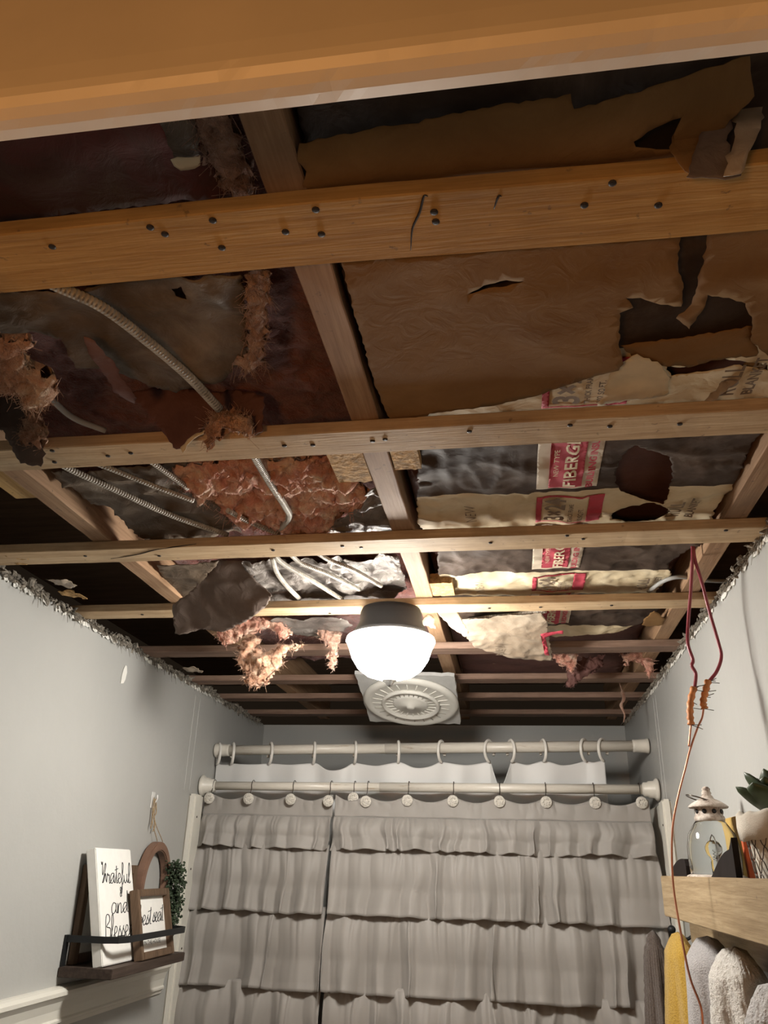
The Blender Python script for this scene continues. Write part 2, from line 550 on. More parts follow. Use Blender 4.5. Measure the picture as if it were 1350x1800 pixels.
def curtain_mat():
    t = NT('grey_polyester'); v = t.coord()
    col = t.ramp(t.noise(v, 5, 3), [(.3, (.285, .268, .248)), (.7, (.325, .306, .285))])
    t.set(col, .55, spec=.35); t.b.inputs['Sheen Weight'].default_value = .15
    t.bump(t.noise(t.coord((900, 900, 900)), 1, 2), .0004, .3)
    return t.m
M_curtain = curtain_mat()
def liner_mat():
    t = NT('white_liner'); t.set((.66, .66, .65), .45, spec=.4)
    t.b.inputs['Transmission Weight'].default_value = 0
    return t.m
M_liner = liner_mat()
def cable_mat():
    t = NT('braided_cable'); tc = t.n('ShaderNodeTexCoord'); mp = t.n('ShaderNodeMapping'); mp.inputs['Scale'].default_value = (1, 1, 1)
    t.l(tc.outputs['UV'], mp.inputs[0])
    sx = t.n('ShaderNodeSeparateXYZ'); t.l(mp.outputs[0], sx.inputs[0])
    def wave(k):
        a = t.n('ShaderNodeMath', operation='MULTIPLY'); t.l(sx.outputs['X'], a.inputs[0]); a.inputs[1].default_value = 620.
        b = t.n('ShaderNodeMath', operation='MULTIPLY_ADD'); t.l(sx.outputs['Y'], b.inputs[0]); b.inputs[1].default_value = k; t.l(a.outputs[0], b.inputs[2])
        c = t.n('ShaderNodeMath', operation='SINE'); t.l(b.outputs[0], c.inputs[0]); return c.outputs[0]
    m = t.n('ShaderNodeMath', operation='MULTIPLY'); t.l(wave(12.566), m.inputs[0]); t.l(wave(-12.566), m.inputs[1])
    d = t.noise(t.coord(), 40, 4)
    base = t.ramp(d, [(.3, (.26, .23, .19)), (.7, (.52, .49, .43))])
    spots = t.ramp(m.outputs[0], [(.45, (0, 0, 0)), (.6, (1, 1, 1))])
    t.set(t.mix(t.mix(.7, (0, 0, 0), spots), base, (.10, .08, .065)), .55, .15, .4)
    t.bump(m.outputs[0], .0015, .6)
    return t.m
M_cable = cable_mat()
def terry(name, col, dark, sc=300, d=.004, bs=1):
    t = NT(name); v = t.coord()
    f = t.noise(v, sc, 4, .65)
    t.set(t.ramp(f, [(.3, dark), (.62, col)]), .95, spec=.1); t.b.inputs['Sheen Weight'].default_value = .3
    t.bump(f, d, bs); return t.m
M_yel = terry('yellow_terry', (.66, .43, .085), (.48, .28, .04))
M_brn = terry('brown_chenille', (.16, .125, .105), (.085, .065, .055))
M_gry = terry('grey_fleece', (.50, .48, .48), (.36, .345, .345))
M_plush = terry('white_plush', (.74, .71, .66), (.58, .55, .50), 160, .008)
M_lgr = terry('pale_grey_plush', (.58, .56, .55), (.46, .44, .43), 160, .008)

def glow_mat():
    m = bpy.data.materials.new('lit_opal_glass'); m.use_nodes = True
    t = m.node_tree; t.nodes.clear()
    e = t.nodes.new('ShaderNodeEmission'); e.inputs[0].default_value = (1, .952, .875, 1); e.inputs[1].default_value = LAMP_POWER
    o = t.nodes.new('ShaderNodeOutputMaterial'); t.links.new(e.outputs[0], o.inputs[0]); return m
M_glow = glow_mat()
def glass_mat():
    t = NT('clear_glass'); t.set((.93, .95, .95), .02, spec=.6); t.b.inputs['Transmission Weight'].default_value = 1; t.b.inputs['IOR'].default_value = 1.3
    return t.m
M_glass = glass_mat()
def shabby():
    t = NT('whitewashed_metal'); v = t.coord()
    f = t.noise(v, 55, 6, .7)
    t.set(t.ramp(f, [(.34, (.13, .09, .07)), (.46, (.42, .36, .31)), (.66, (.66, .61, .55))]), .7, spec=.3)
    t.bump(f, .002); return t.m
M_shabby = shabby()

# ================================================================== THE SETTING
def jag_wall(name, xface, thick, y0, y1, seed):
    """wall whose plasterboard was torn off raggedly along the ceiling line"""
    bm = bmesh.new()
    n = int((y1 - y0) / .006)
    sgn = 1 if thick > 0 else -1
    cols = []
    for i in range(n + 1):
        y = y0 + (y1 - y0) * i / n
        zt = CEIL - .006 + .006 * fbm(y * 9, seed, 0, 3) + .004 * noise.noise(Vector((y * 90, seed, 2)))
        zs = [0, .6, 1.2, 1.7, 2.1, 2.3, 2.4, zt]
        cols.append(([bm.verts.new((xface, y, z)) for z in zs], [bm.verts.new((xface + thick, y, z)) for z in zs]))
    for i in range(n):
        a, b = cols[i], cols[i + 1]
        for k in range(7):
            for s in (0, 1):
                bm.faces.new((a[s][k], b[s][k], b[s][k + 1], a[s][k + 1]))
        bm.faces.new((a[0][7], b[0][7], b[1][7], a[1][7]))
        bm.faces.new((a[0][0], b[0][0], b[1][0], a[1][0]))
    for c in (cols[0], cols[-1]):
        for k in range(7):
            bm.faces.new((c[0][k], c[0][k + 1], c[1][k + 1], c[1][k]))
    bmesh.ops.recalc_face_normals(bm, faces=bm.faces)
    return struct(name, bm, M_wall)

struct('floor', box(-1.3, .7, -1.2, 3.6, -.05, 0), M_floor)
wl = jag_wall('wall_left', LX, -.11, .24, BY, 1.3)
wr = jag_wall('wall_right', RX, .11, .24, BY, 5.3)
struct('wall_back', box(LX - .11, RX + .11, BY, BY + .1, 0, CEIL - .004), M_wall)
bm = bmesh.new()
add_box(bm, LX - .11, -.50, .14, .24, 0, CEIL + .02)
add_box(bm, .40, RX + .11, .14, .24, 0, CEIL + .02)
struct('wall_front', bm, M_wall)
# door head casing right over the camera: rounded lower edge, chipped paint
bm = bmesh.new()
prof = [(.266, .347), (.264, .3415), (.256, .3388), (.250, .3382), (.2445, .3395), (.241, .343), (.240, .348), (.2395, .36), (.2395, .50), (.266, .50)]
rings = []
N = 160
for i in range(N + 1):
    x = -.52 + .94 * i / N
    ring = []
    for k, (y, z) in enumerate(prof):
        e = .0012 * max(0, fbm(x * 60, k * .3, 2, 3) - .25) if 1 <= k <= 5 else 0
        ring.append(bm.verts.new((x, y + e * .5, CZ + z + e)))
    rings.append(ring)
for i in range(N):
    for k in range(len(prof)):
        q = (k + 1) % len(prof)
        bm.faces.new((rings[i][k], rings[i + 1][k], rings[i + 1][q], rings[i][q]))
bm.faces.new(rings[0]); bm.faces.new(rings[-1][::-1])
bmesh.ops.recalc_face_normals(bm, faces=bm.faces)
M_casing = plain('casing_paint', (.80, .74, .66), .42, var=.06, scale=12)
o = struct('trim_1', bm, M_casing)
o['label'] = 'painted door head casing across the top of the view'
# roof boards over the joists
struct('ceiling', box(-1.5, .9, -.1, 3.9, CEIL + .26, CEIL + .30), M_deck)

# chair rail on the left wall
prof = [(0, -.045), (.006, -.045), (.008, -.036), (.014, -.033), (.014, -.028), (.010, -.024), (.012, -.006), (.018, .012), (.026, .022), (.030, .026), (.030, .034), (.022, .040), (.012, .043), (0, .043)]
bm = bmesh.new()
ends = []
for y in (.26, 2.655):
    ends.append([bm.verts.new((LX + dx, y, CZ - .318 + dz)) for dx, dz in prof])
for k in range(len(prof) - 1):
    bm.faces.new((ends[0][k], ends[1][k], ends[1][k + 1], ends[0][k + 1]))
bm.faces.new(ends[0][::-1]); bm.faces.new(ends[1])
bmesh.ops.recalc_face_normals(bm, faces=bm.faces)
o = struct('trim_2', bm, M_cream); o['label'] = 'cream moulded chair rail along the left wall'
# shower surround: white wall panels with a return edge, left, right and behind
def surround(name, side, label):
    bm = bmesh.new()
    x = LX if side < 0 else RX
    s = 1 if side < 0 else -1
    y0 = 2.70 if side < 0 else 2.62
    def bb(a, b, *r, **k): add_box(bm, min(a, b), max(a, b), *r, **k)
    bb(x, x + s * .014, y0 + .012, BY - .012, .40, CZ + .205, bevel=.003)
    bb(x, x + s * .026, y0, y0 + .075, .40, CZ + .212, bevel=.006)
    o = struct(name, bm, M_cream); o['label'] = label
    bm = bmesh.new()
    for z in (-.02, .14, -.25):
        add_lathe(bm, [(.0035, 0), (.003, .0015), (0.0005, .002)], (x + s * .026, y0 + .03, CZ + z), n=10, M=Matrix.Rotation(s * math.pi / 2, 3, 'Y'))
    p = obj('screw_head', bm, M_hook, o)
surround('trim_3', -1, 'white shower surround panel edge left of the curtain')
surround('trim_4', 1, 'white shower surround panel edge right of the curtain')
o = struct('trim_5', box(LX + .014, RX - .014, BY - .014, BY, .40, CZ + .20, bevel=.003), M_cream)
o['label'] = 'white shower surround panel on the back wall'

# crumbled plaster along the tops of the walls
def debris(name, side, y0, y1, n, size, seed, label):
    r = random.Random(seed)
    bm = bmesh.new()
    x = LX if side < 0 else RX
    s = 1 if side < 0 else -1
    for i in range(n):
        y = y0 + (y1 - y0) * r.random() ** .9
        k = size * (.35 + r.random() ** 2 * 1.3) * (1 if y > .9 else .8)
        c = Vector((x + s * (r.random() * .014 - .008), y, CEIL - .012 + r.random() * .02 + .006 * fbm(y * 6, seed, 0, 2)))
        m = bmesh.ops.create_icosphere(bm, subdivisions=1, radius=k)['verts']
        R = Matrix.Rotation(r.random() * 6, 3, Vector((r.random() - .5, r.random() - .5, r.random() - .5)).normalized())
        sc = Vector((.5 + r.random(), .6 + r.random() * 1.6, .35 + r.random() * .6))
        for v in m:
            w = v.co + Vector((r.random() - .5, r.random() - .5, r.random() - .5)) * k * .9
            v.co = R @ Vector((w.x * sc.x, w.y * sc.y, w.z * sc.z)) + c
    for i in range(n // 5):                       # torn paper slivers and hairs
        y = y0 + (y1 - y0) * r.random()
        p = Vector((x + s * .004, y, CEIL - .004))
        L = .012 + .022 * r.random()
        d = Vector((s * (.3 + r.random() * .6), r.random() - .5, -.2 - r.random())).normalized()
        add_tube(bm, [p, p + d * L * .5, p + d * L + Vector((0, 0, -.3 * L))], [.0012, .0009, .0003], n=4)
    wall = wl if side < 0 else wr
    o = obj(name, bm, M_debris, wall)
    o['label'] = label
    return o
debris('crumbled_plaster_edge', -1, .95, 3.4, 1300, .0058, 3, 'crumbling grey plaster edge on top of the left wall')
debris('crumbled_plaster_edge', 1, .9, 3.4, 1100, .0045, 4, 'crumbling grey plaster edge on top of the right wall')
def paint_lip(side, seed):
    r = random.Random(seed)
    bm = bmesh.new()
    x = LX if side < 0 else RX
    s = 1 if side < 0 else -1
    y = 1.0
    while y < 2.9:
        L = .01 + .05 * r.random()
        if r.random() < .6:
            n = 6
            up = [bm.verts.new((x + s * .0012, y + L * k / n, CEIL - .010 + .004 * r.random())) for k in range(n + 1)]
            dn = [bm.verts.new((x + s * (.002 + .003 * r.random()), y + L * k / n, CEIL - .014 - .010 * r.random())) for k in range(n + 1)]
            for k in range(n): bm.faces.new((up[k], up[k + 1], dn[k + 1], dn[k]))
        y += L
    o = obj('torn_paper_lip', bm, M_chip, wl if side < 0 else wr)
    m = o.modifiers.new('thickness', 'SOLIDIFY'); m.thickness = .001
paint_lip(-1, 8); paint_lip(1, 9)
# joint ridges in the plaster beside the tub and one knocked-off chip of paint
for wall, x, s, yy in ((wl, LX, 1, 2.655), (wr, RX, -1, 2.69)):
    bm = bmesh.new()
    for dy in (0, .045):
        pts = [(x - s * .0006, yy + dy + .004 * fbm(k * .7, dy * 9, 3, 2), CZ + .215 + .32 * k / 30) for k in range(31)]
        add_tube(bm, pts, .0022, n=6)
    obj('plaster_joint', bm, M_wall, wall)
pc = at(217, 1187, x=LX)
bm = bmesh.new()
ring = [bm.verts.new(pc + Vector((.0012, dy * .8, dz))) for dy, dz in ((-.016, -.026), (.004, -.022), (.014, -.010), (.018, .012), (.010, .027), (-.002, .029), (-.012, .014), (-.016, -.004))]
bm.faces.new(ring)
r = bmesh.ops.extrude_face_region(bm, geom=bm.faces[:])
bmesh.ops.translate(bm, verts=[v for v in r['geom'] if isinstance(v, bmesh.types.BMVert)], vec=(.0012, 0, 0))
o = obj('paint_chip', bm, M_chip, wl); o['label'] = 'bare white chip in the grey paint'

# ================================================================== CEILING FRAME
def board(bm, x0, x1, y0, y1, z0, z1, axis, seed, bow=.004, n=60):
    """sawn board with slightly wandering edges"""
    a0, a1 = (x0, x1) if axis == 'x' else (y0, y1)
    rings = []
    for i in range(n + 1):
        t = a0 + (a1 - a0) * i / n
        w = bow * fbm(t * 1.7, seed, 0, 2)
        e = [.0012 * fbm(t * 25, seed + k, 1, 2) for k in range(4)]
        if axis == 'x':
            q = [(t, y0 + w + e[0], z0 + e[0]), (t, y1 + w + e[1], z0 + e[1]), (t, y1 + w + e[2], z1), (t, y0 + w + e[3], z1)]
        else:
            q = [(x0 + w + e[0], t, z0 + e[0]), (x1 + w + e[1], t, z0 + e[1]), (x1 + w + e[2], t, z1), (x0 + w + e[3], t, z1)]
        rings.append([bm.verts.new(p) for p in q])
    for i in range(n):
        for k in range(4):
            j = (k + 1) % 4
            bm.faces.new((rings[i][k], rings[i + 1][k], rings[i + 1][j], rings[i][j]))
    bm.faces.new(rings[0]); bm.faces.new(rings[-1])
    bmesh.ops.recalc_face_normals(bm, faces=bm.faces)
    bmesh.ops.bevel(bm, geom=[e for e in bm.edges if len(e.link_faces) == 2 and e.calc_face_angle(0) > 1 ], offset=.0015, segments=1, affect='EDGES')

STRIPS = [(.546, .630, 'nearest of the furring strips, lit warm orange, straight across under the kraft roll'),
          (.970, 1.037, 'second furring strip from the door, pale pine, below the torn kraft sheet'),
          (1.381, 1.453, 'third furring strip from the door, pale pine with a long crack at its left'),
          (1.795, 1.858, 'furring strip that carries the ceiling lamp, fourth from the door'),
          (2.200, 2.268, 'fifth furring strip from the door, just behind the lamp'),
          (2.595, 2.660, 'sixth furring strip from the door, at the near edge of the fan panel'),
          (2.900, 2.962, 'seventh furring strip from the door, above the fan grille'),
          (3.230, 3.290, 'last furring strip, darkest, in front of the back wall')]
NAILS = {0: [(92, 433), (290, 411), (252, 378), (374, 387), (390, 435), (555, 368), (565, 411), (763, 372), (766, 389), (1027, 360), (1078, 309), (1157, 360), (502, 407)],
         1: [(92, 792), (190, 801), (500, 783), (550, 782), (655, 775), (677, 772), (825, 758), (1002, 747), (1072, 749), (1195, 745), (96, 812), (230, 796)],
         2: [(150, 977), (280, 977), (602, 960), (480, 967), (635, 962), (997, 940), (1025, 947), (1276, 932), (862, 954)],
         3: [(580, 1078), (860, 1069), (950, 1067), (1075, 1064), (250, 1080)]}
SG = 'furring strips across the open ceiling'
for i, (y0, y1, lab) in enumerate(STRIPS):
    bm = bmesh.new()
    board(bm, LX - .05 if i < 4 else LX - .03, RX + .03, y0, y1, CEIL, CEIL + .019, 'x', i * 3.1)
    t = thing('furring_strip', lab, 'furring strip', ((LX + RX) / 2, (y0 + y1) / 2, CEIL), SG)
    obj('board', bm, M_amberlit if i == 0 else M_strip if i < 4 else M_strip2, t)
    for (px, py) in NAILS.get(i, []):
        p = at(px, py, z=CEIL)
        if not y0 + .004 < p.y < y1 - .004: p.y = min(max(p.y, y0 + .008), y1 - .008)
        b2 = bmesh.new()
        add_lathe(b2, [(.0038, .002), (.0038, -.0012), (.0022, -.0018), (.0004, -.0016)], p, n=9)
        bmesh.ops.recalc_face_normals(b2, faces=b2.faces)
        obj('nail', b2, M_nail, t)
    if i == 2:   # long drying crack
        b2 = bmesh.new()
        pts = [at(px, py, z=CEIL - .0002) for px, py in ((195, 982), (240, 975), (275, 966), (310, 961), (345, 956))]
        add_tube(b2, spline(pts, 6), [.0005 + .0009 * math.sin(math.pi * min(1, (k + 2) / 26)) for k in range(25)], n=5)
        obj('crack', b2, M_nail, t)
    if i == 0:
        for line in (((752, 318), (745, 345), (738, 372), (725, 402), (722, 440)), ((882, 330), (876, 345), (868, 368))):
            pts = [at(px, max(py, 345), z=CEIL - .0002) for px, py in line]
            b2 = bmesh.new()
            add_tube(b2, spline(pts, 4), [.0004 + .0009 * math.sin(math.pi * k / (4 * (len(pts) - 1))) for k in range(4 * (len(pts) - 1) + 1)], n=5)
            obj('crack', b2, M_nail, t)

JO = [(-1.40, -1.36, 'ceiling joist beyond the left wall'),
      (-.829, -.788, 'old brown ceiling joist at the left, seen between the strips above the left wall'),
      (-.213, -.173, 'middle ceiling joist running back to the lamp between pink wool and printed facing'),
      (.392, .432, 'ceiling joist at the right, close to the right wall and the red wires')]
for i, (x0, x1, lab) in enumerate(JO[1:]):
    bm = bmesh.new()
    board(bm, x0, x1, .02, 3.47, CEIL + .0195, CEIL + .16, 'y', i * 7.7 + 1, bow=.002)
    o = obj('ceiling_joist', bm, M_joist)
    tag(o, lab, 'joist', 'ceiling joists running away from the door')
M_yellowwood = wood('yellow_pine', (.42, .25, .09), (.52, .33, .13), (.60, .40, .18), 'y', damt=.4)
o = obj('wood_blocking', box(-.885, -.832, .97, 1.20, CEIL + .03, CEIL + .10, bevel=.002), M_yellowwood)
tag(o, 'short yellow pine block against the left joist at the picture edge', 'wood block')
for nm, b, lab in (('fibreboard_block', (-.272, -.2145, 1.045, 1.175, CEIL + .021, CEIL + .05), 'ragged yellow fibreboard block left of the middle joist behind the second strip'),
                   ('fibreboard_block', (-.171, -.128, 1.04, 1.135, CEIL + .021, CEIL + .045), 'small square fibreboard block right of the middle joist behind the second strip'),
                   ('fibreboard_block', (-.171, -.120, 1.70, 1.79, CEIL + .021, CEIL + .045), 'fibreboard block right of the middle joist next to the lamp strip')):
    bm = bmesh.new()
    add_box(bm, *b)
    bmesh.ops.subdivide_edges(bm, edges=bm.edges, cuts=7, use_grid_fill=True)
    for v in bm.verts:
        v.co += Vector((min(0, fbm(v.co.x * 90, v.co.y * 90, v.co.z * 90, 2)) * .0, fbm(v.co.y * 60, v.co.x * 90, 5, 3) * .005, fbm(v.co.x * 80, v.co.y * 80, 8, 3) * .002))
        v.co.x = min(max(v.co.x, b[0]), b[1])
        v.co.z = max(v.co.z, b[4])
    o = obj(nm, bm, M_block)
    tag(o, lab, 'wood block', 'fibreboard blocks beside the middle joist')

# ================================================================== INSULATION, RIGHT BAY
PZ = .612
batt = thing('insulation_batt', 'long printed insulation batt between the middle and right joists, sagging on the strips', 'insulation', (.11, 1.2, CZ + PZ), 'insulation batts')
PL = flat(PZ)
def right_disp(x, y):
    e = 0
    if y > 1.85: e = (y - 1.85) * .10
    edge = min(x + .16, .40 - x)
    k = min(1, max(.25, (y - .85) / .35))
    d = wrinkle(x, y, 4.2, (.0060 if edge > .05 else .009) * k, 10) + .0025 * k * max(0, 1 - abs(noise.noise(Vector((x * 24, y * 14, 2.2)))) * 2.6) + e * .3
    return min(d, .006 + .012 * k)
W1 = [PL.px(p) for p in ((1095, 800), (1115, 782), (1150, 790), (1178, 802), (1182, 835), (1173, 868), (1165, 884), (1135, 879), (1100, 868), (1080, 845), (1085, 820))]
W2 = [PL.px(p) for p in ((1075, 897), (1110, 887), (1150, 882), (1170, 889), (1177, 900), (1150, 912), (1100, 917), (1075, 912))]
W3 = [PL.px(p) for p in ((1168, 640), (1215, 642), (1255, 630), (1300, 632), (1350, 640), (1350, 652), (1300, 640), (1262, 648), (1180, 660))]
outl = [(-.160, .03), (.385, .03), (.388, 1.05), (.380, 1.17), (.390, 1.30), (.375, 1.38), (.388, 1.45), (.386, 1.55), (.345, 1.66), (.36, 1.72), (.345, 1.86), (.375, 1.95), (.36, 2.05), (.30, 2.16), (.12, 2.19), (-.03, 2.17), (-.12, 2.06), (-.16, 1.90), (-.145, 1.62), (-.135, 1.5), (-.165, 1.40), (-.15, 1.27), (-.128, 1.1), (-.165, .95), (-.17, .6)]
sheet('printed_facing', outl, PL, M_print, batt, holes=[W1, W2, W3], seed=4.2, amp=0, disp=right_disp, world=True, grid=.0062)
obj('glass_wool', box(-.168, .386, .03, 2.9, CEIL + .085, CEIL + .16), M_pinkdirty, batt)
sheet('backing_paper', [(-.165, .03), (.385, .03), (.385, 2.9), (-.165, 2.9)], flat(.652), M_maroon, batt, seed=5, amp=.008, fr=6, world=True, grid=.03, jag=0)

def patch(name, x0, x1, y0, y1, mat, off, parent=batt):
    return sheet(name, [(x0, y0), (x1, y0), (x1, y1), (x0, y1)], PL, mat, parent, seed=4.2, amp=0, disp=lambda a, b: right_disp(a, b), world=True, grid=.0055, jag=0, off=off, thick=.0003)
def rtext(name, s, size, x, y, mat, off=.0050, bold=0, sx=1, parent=batt):
    # reads towards the door (-y), glyph tops towards -x, seen from below
    return lettering(name, s, size, (x, y, CZ + PZ), (0, -1, 0), (-1, 0, 0), mat, parent, disp=lambda p: right_disp(p.x, p.y), depth=off, bold=bold, sx=sx)
M_paleprint = plain('pale_print', (.50, .42, .32), .75, var=.1)
for k in (-1, 0, 1, 2):
    y1 = 1.262 + .412 * k
    if k == -1:
        pass
    else:
        # cell above: white bordered red name plate
        patch('printed_label', .058, .160, y1 - .246, y1, M_paleprint, .0014)
        patch('printed_label', .078, .134, y1 - .24, y1 - .008, M_redp, .0026)
        if k < 3:
            rtext('lettering', 'FIBERGLAS', .0285, .1215, y1 - .012, M_creamp, bold=.0006, sx=1.62)
            rtext('lettering', 'NEW TYPE', .012, .0925, y1 - .05, M_creamp, sx=1.5)
            rtext('lettering', 'BUILDING INSULATION', .0155, .151, y1 - .006, M_redp, bold=.0006, sx=1.5)
    yb = y1 + .160
    if k < 2:
        x0 = .060
        patch('printed_label', x0, x0 + .010, yb - .125, yb - .010, M_redp, .0018)
        patch('printed_label', x0 + .092, x0 + .118, yb - .125, yb - .010, M_redp, .0018)
        patch('printed_label', x0 + .010, x0 + .092, yb - .127, yb - .121, M_redp, .0018)
        patch('printed_label', x0 + .010, x0 + .092, yb - .013, yb - .010, M_redp, .0018)
        rtext('lettering', '3×24', .050, x0 + .050, yb - .022, M_darkp, bold=.0014, sx=.95)
        rtext('lettering', 'THICK FRAME', .0115, x0 + .066, yb - .022, M_darkp, bold=.0003)
        rtext('lettering', '102 SQ.FT.', .0125, x0 + .084, yb - .020, M_darkp, bold=.0003)
        rtext('lettering', 'NEW', .030, -.050, yb - .028, M_darkp, bold=-.0003, sx=1.1)
        rtext('lettering', 'ROLL', .034, .318, yb - .020, M_darkp, bold=.0006, sx=.9)
        rtext('lettering', 'BLANKET', .020, .342, yb - .020, M_darkp, bold=.0006, sx=1.05)

# kraft sheet hanging loose between the first and second strip
kp = flat(.5955)
ks = sheet('kraft_paper_sheet', [(600, 452), (900, 432), (1196, 400), (1190, 455), (1200, 490), (1196, 530), (1160, 527), (1125, 515), (1098, 514), (1112, 532), (1088, 540), (1087, 600), (1095, 628), (1086, 640), (1050, 648), (1000, 665), (950, 684), (868, 705), (755, 718), (752, 722), (690, 730), (681, 722), (655, 650), (628, 560)], kp, M_kraft, holes=[[(820, 512), (850, 496), (890, 486), (922, 488), (890, 497), (850, 503)]], seed=8, amp=.003, fr=5, disp=lambda a, b: .004 + .004 * math.sin(b * 9), grid=.014, jag=.0012)
tag(ks, 'large flat brown kraft paper sheet hanging behind the nearest strip', 'kraft paper')
k2 = sheet('kraft_paper_sheet', [(1250, 398), (1350, 385), (1400, 380), (1410, 640), (1345, 620), (1320, 600), (1322, 560), (1310, 530), (1270, 518), (1243, 512), (1235, 540), (1211, 575), (1188, 556), (1215, 530), (1232, 470)], kp, M_kraft, seed=9, amp=.004, fr=6, grid=.012, jag=.0015)
tag(k2, 'torn brown kraft sheet with a hanging strip at the right edge behind the nearest strip', 'kraft paper')
k3 = sheet('kraft_paper_sheet', [(1090, 606), (1200, 594), (1322, 572), (1330, 625), (1250, 632), (1210, 645), (1160, 640), (1120, 632)], flat(.603), M_kraft, seed=10, amp=.003, grid=.012)
tag(k3, 'narrow brown kraft remnant under the dark torn hole at the right', 'kraft paper')
k4 = sheet('kraft_paper_sheet', [(1086, 640), (1120, 622), (1160, 640), (1178, 662), (1175, 685), (1170, 694), (1050, 712), (1062, 690), (1070, 660)], flat(.6), M_creamp, seed=11, amp=.004, grid=.01, fr=14)
tag(k4, 'crumpled cream paper tongue lying on the second strip beside the number print', 'kraft paper')
# curled roll of kraft in front of the nearest strip
roll = sheet('kraft_paper_roll', [(527, 243), (640, 222), (760, 203), (1003, 163), (1008, 184), (1180, 142), (1318, 98), (1324, 160), (1280, 200), (1255, 262), (1190, 288), (1100, 303), (850, 326), (560, 345), (538, 340), (533, 310), (540, 285), (524, 268)], flat(.600), M_kraft,
             holes=[[(1112, 236), (1150, 212), (1196, 196), (1182, 226), (1184, 256), (1152, 254), (1116, 247)]], seed=12, amp=.004, fr=5, grid=.009, jag=.0012,
             disp=lambda a, b: .009 * max(0, math.sin(math.pi * min(1, max(0, (.565 - b) / .085)))))
tag(roll, 'long curled roll of brown kraft paper lying above the nearest strip', 'kraft paper')
for k, (pts, mat, lab, yy) in enumerate((
        ([(1190, 290), (1178, 272), (1186, 236), (1238, 190), (1256, 200), (1228, 258), (1212, 308), (1203, 304)], M_kraft, 'curled brown paper scrap hanging over the nearest strip, leftmost of the shreds', .536),
        ([(1246, 162), (1300, 168), (1276, 250), (1300, 288), (1303, 308), (1206, 314), (1236, 232)], M_grey, 'dark grey paper scrap hanging over the nearest strip between two lighter shreds', .530),
        ([(1288, 168), (1345, 148), (1347, 170), (1332, 236), (1302, 306), (1272, 308), (1290, 250)], M_film, 'pale film shred hanging over the nearest strip at the right edge', .524))):
    o = sheet('paper_scrap', pts, upright(yy), mat, seed=20 + k, amp=.006, fr=16, grid=.008)
    tag(o, lab, 'paper scrap', 'shreds over the nearest strip')
o = sheet('plastic_shred', [(1352, 606), (1358, 640), (1300, 668), (1252, 708), (1238, 706), (1262, 682), (1290, 655)], upright(.955), M_film, seed=30, amp=.006, fr=30, grid=.006)
tag(o, 'shiny twisted plastic shred hanging over the second strip at the right edge', 'plastic shred')
# sagging printed flap and its torn neighbour behind the lamp strip
fl = thing('fallen_facing', 'sagging corner of printed facing hanging behind the lamp strip, right of the lamp', 'facing paper', at(900, 1100, y=2.0))
FPL = tilted(1.87, .60, 2.17, .535)
sheet('printed_paper', [(812, 1090), (880, 1082), (950, 1076), (962, 1092), (966, 1125), (971, 1160), (930, 1160), (880, 1152), (835, 1138), (815, 1112)], FPL, M_film, fl, seed=33, amp=.007, fr=14, grid=.007)
for pts in ([(950, 1112), (957, 1112), (966, 1152), (958, 1150)], [(950, 1112), (990, 1108), (990, 1113), (951, 1117)]):
    sheet('printed_label', pts, FPL, M_redp, fl, seed=33, amp=.007, fr=14, grid=.007, off=.0016, jag=0, thick=.0003)
p0 = FPL.px((885, 1148)); 
lettering('lettering', 'NEW', .03, FPL.pt(p0.x, p0.y, .004), -FPL.v, (-1, 0, 0), M_darkp, fl, depth=.003)
o = sheet('kraft_paper_sheet', [(1135, 1085), (1150, 1074), (1168, 1085), (1165, 1098), (1140, 1102), (1128, 1098)], flat(.590), M_kraft, seed=36, amp=.004, grid=.008)
tag(o, 'small peeled brown paper tongue behind the lamp strip near the right wall', 'kraft paper')

# ================================================================== INSULATION, LEFT BAYS
lb = thing('insulation_batt', 'pink glass wool batt between the left and middle joists with torn facing', 'insulation', (-.5, 1.4, CZ + .62), 'insulation batts')
bm = bmesh.new()
nx, ny = 70, 330
grid = []
for j in range(ny + 1):
    row = []
    for i in range(nx + 1):
        x = -.784 + (.784 - .217) * i / nx; y = .05 + 2.6 * j / ny
        e = min(i, nx - i) / 6
        d = (.012 * fbm(x * 16, y * 16, 3, 4) + .006 * fbm(x * 60, y * 60, 6, 3)) * min(1, e)
        row.append(bm.verts.new((x, y, CZ + .655 - d)))
    grid.append(row)
for j in range(ny):
    for i in range(nx):
        bm.faces.new((grid[j][i], grid[j + 1][i], grid[j + 1][i + 1], grid[j][i + 1]))
r = bmesh.ops.extrude_face_region(bm, geom=bm.faces[:])
for v in r['geom']:
    if isinstance(v, bmesh.types.BMVert): v.co.z = CZ + .75
bmesh.ops.recalc_face_normals(bm, faces=bm.faces)
obj('glass_wool', bm, M_darkwool, lb, smooth=True)
sheet('torn_facing', [(-60, 140), (300, 128), (335, 215), (372, 285), (412, 345), (0, 388), (-60, 392)], flat(.612), M_red, lb, seed=40, amp=.006, fr=6, grid=.014)
sheet('torn_facing', [(240, 132), (302, 128), (345, 215), (352, 278), (320, 290), (305, 275), (278, 210)], flat(.606), M_dust, lb, seed=41, amp=.003)
sheet('torn_facing', [(-40, 512), (200, 494), (424, 474), (434, 560), (446, 640), (415, 640), (400, 655), (310, 690), (240, 668), (135, 640), (108, 590), (60, 582), (-40, 590)], flat(.606), M_dust, lb, holes=[[(300, 512), (318, 506), (328, 528), (308, 524)]], seed=42, amp=.013, fr=10)
sheet('torn_facing', [(90, 828), (200, 820), (335, 812), (305, 850), (345, 872), (385, 885), (425, 936), (260, 950), (225, 920), (195, 888), (160, 885), (110, 850)], flat(.610), M_dust, lb, seed=43, amp=.014, fr=12)
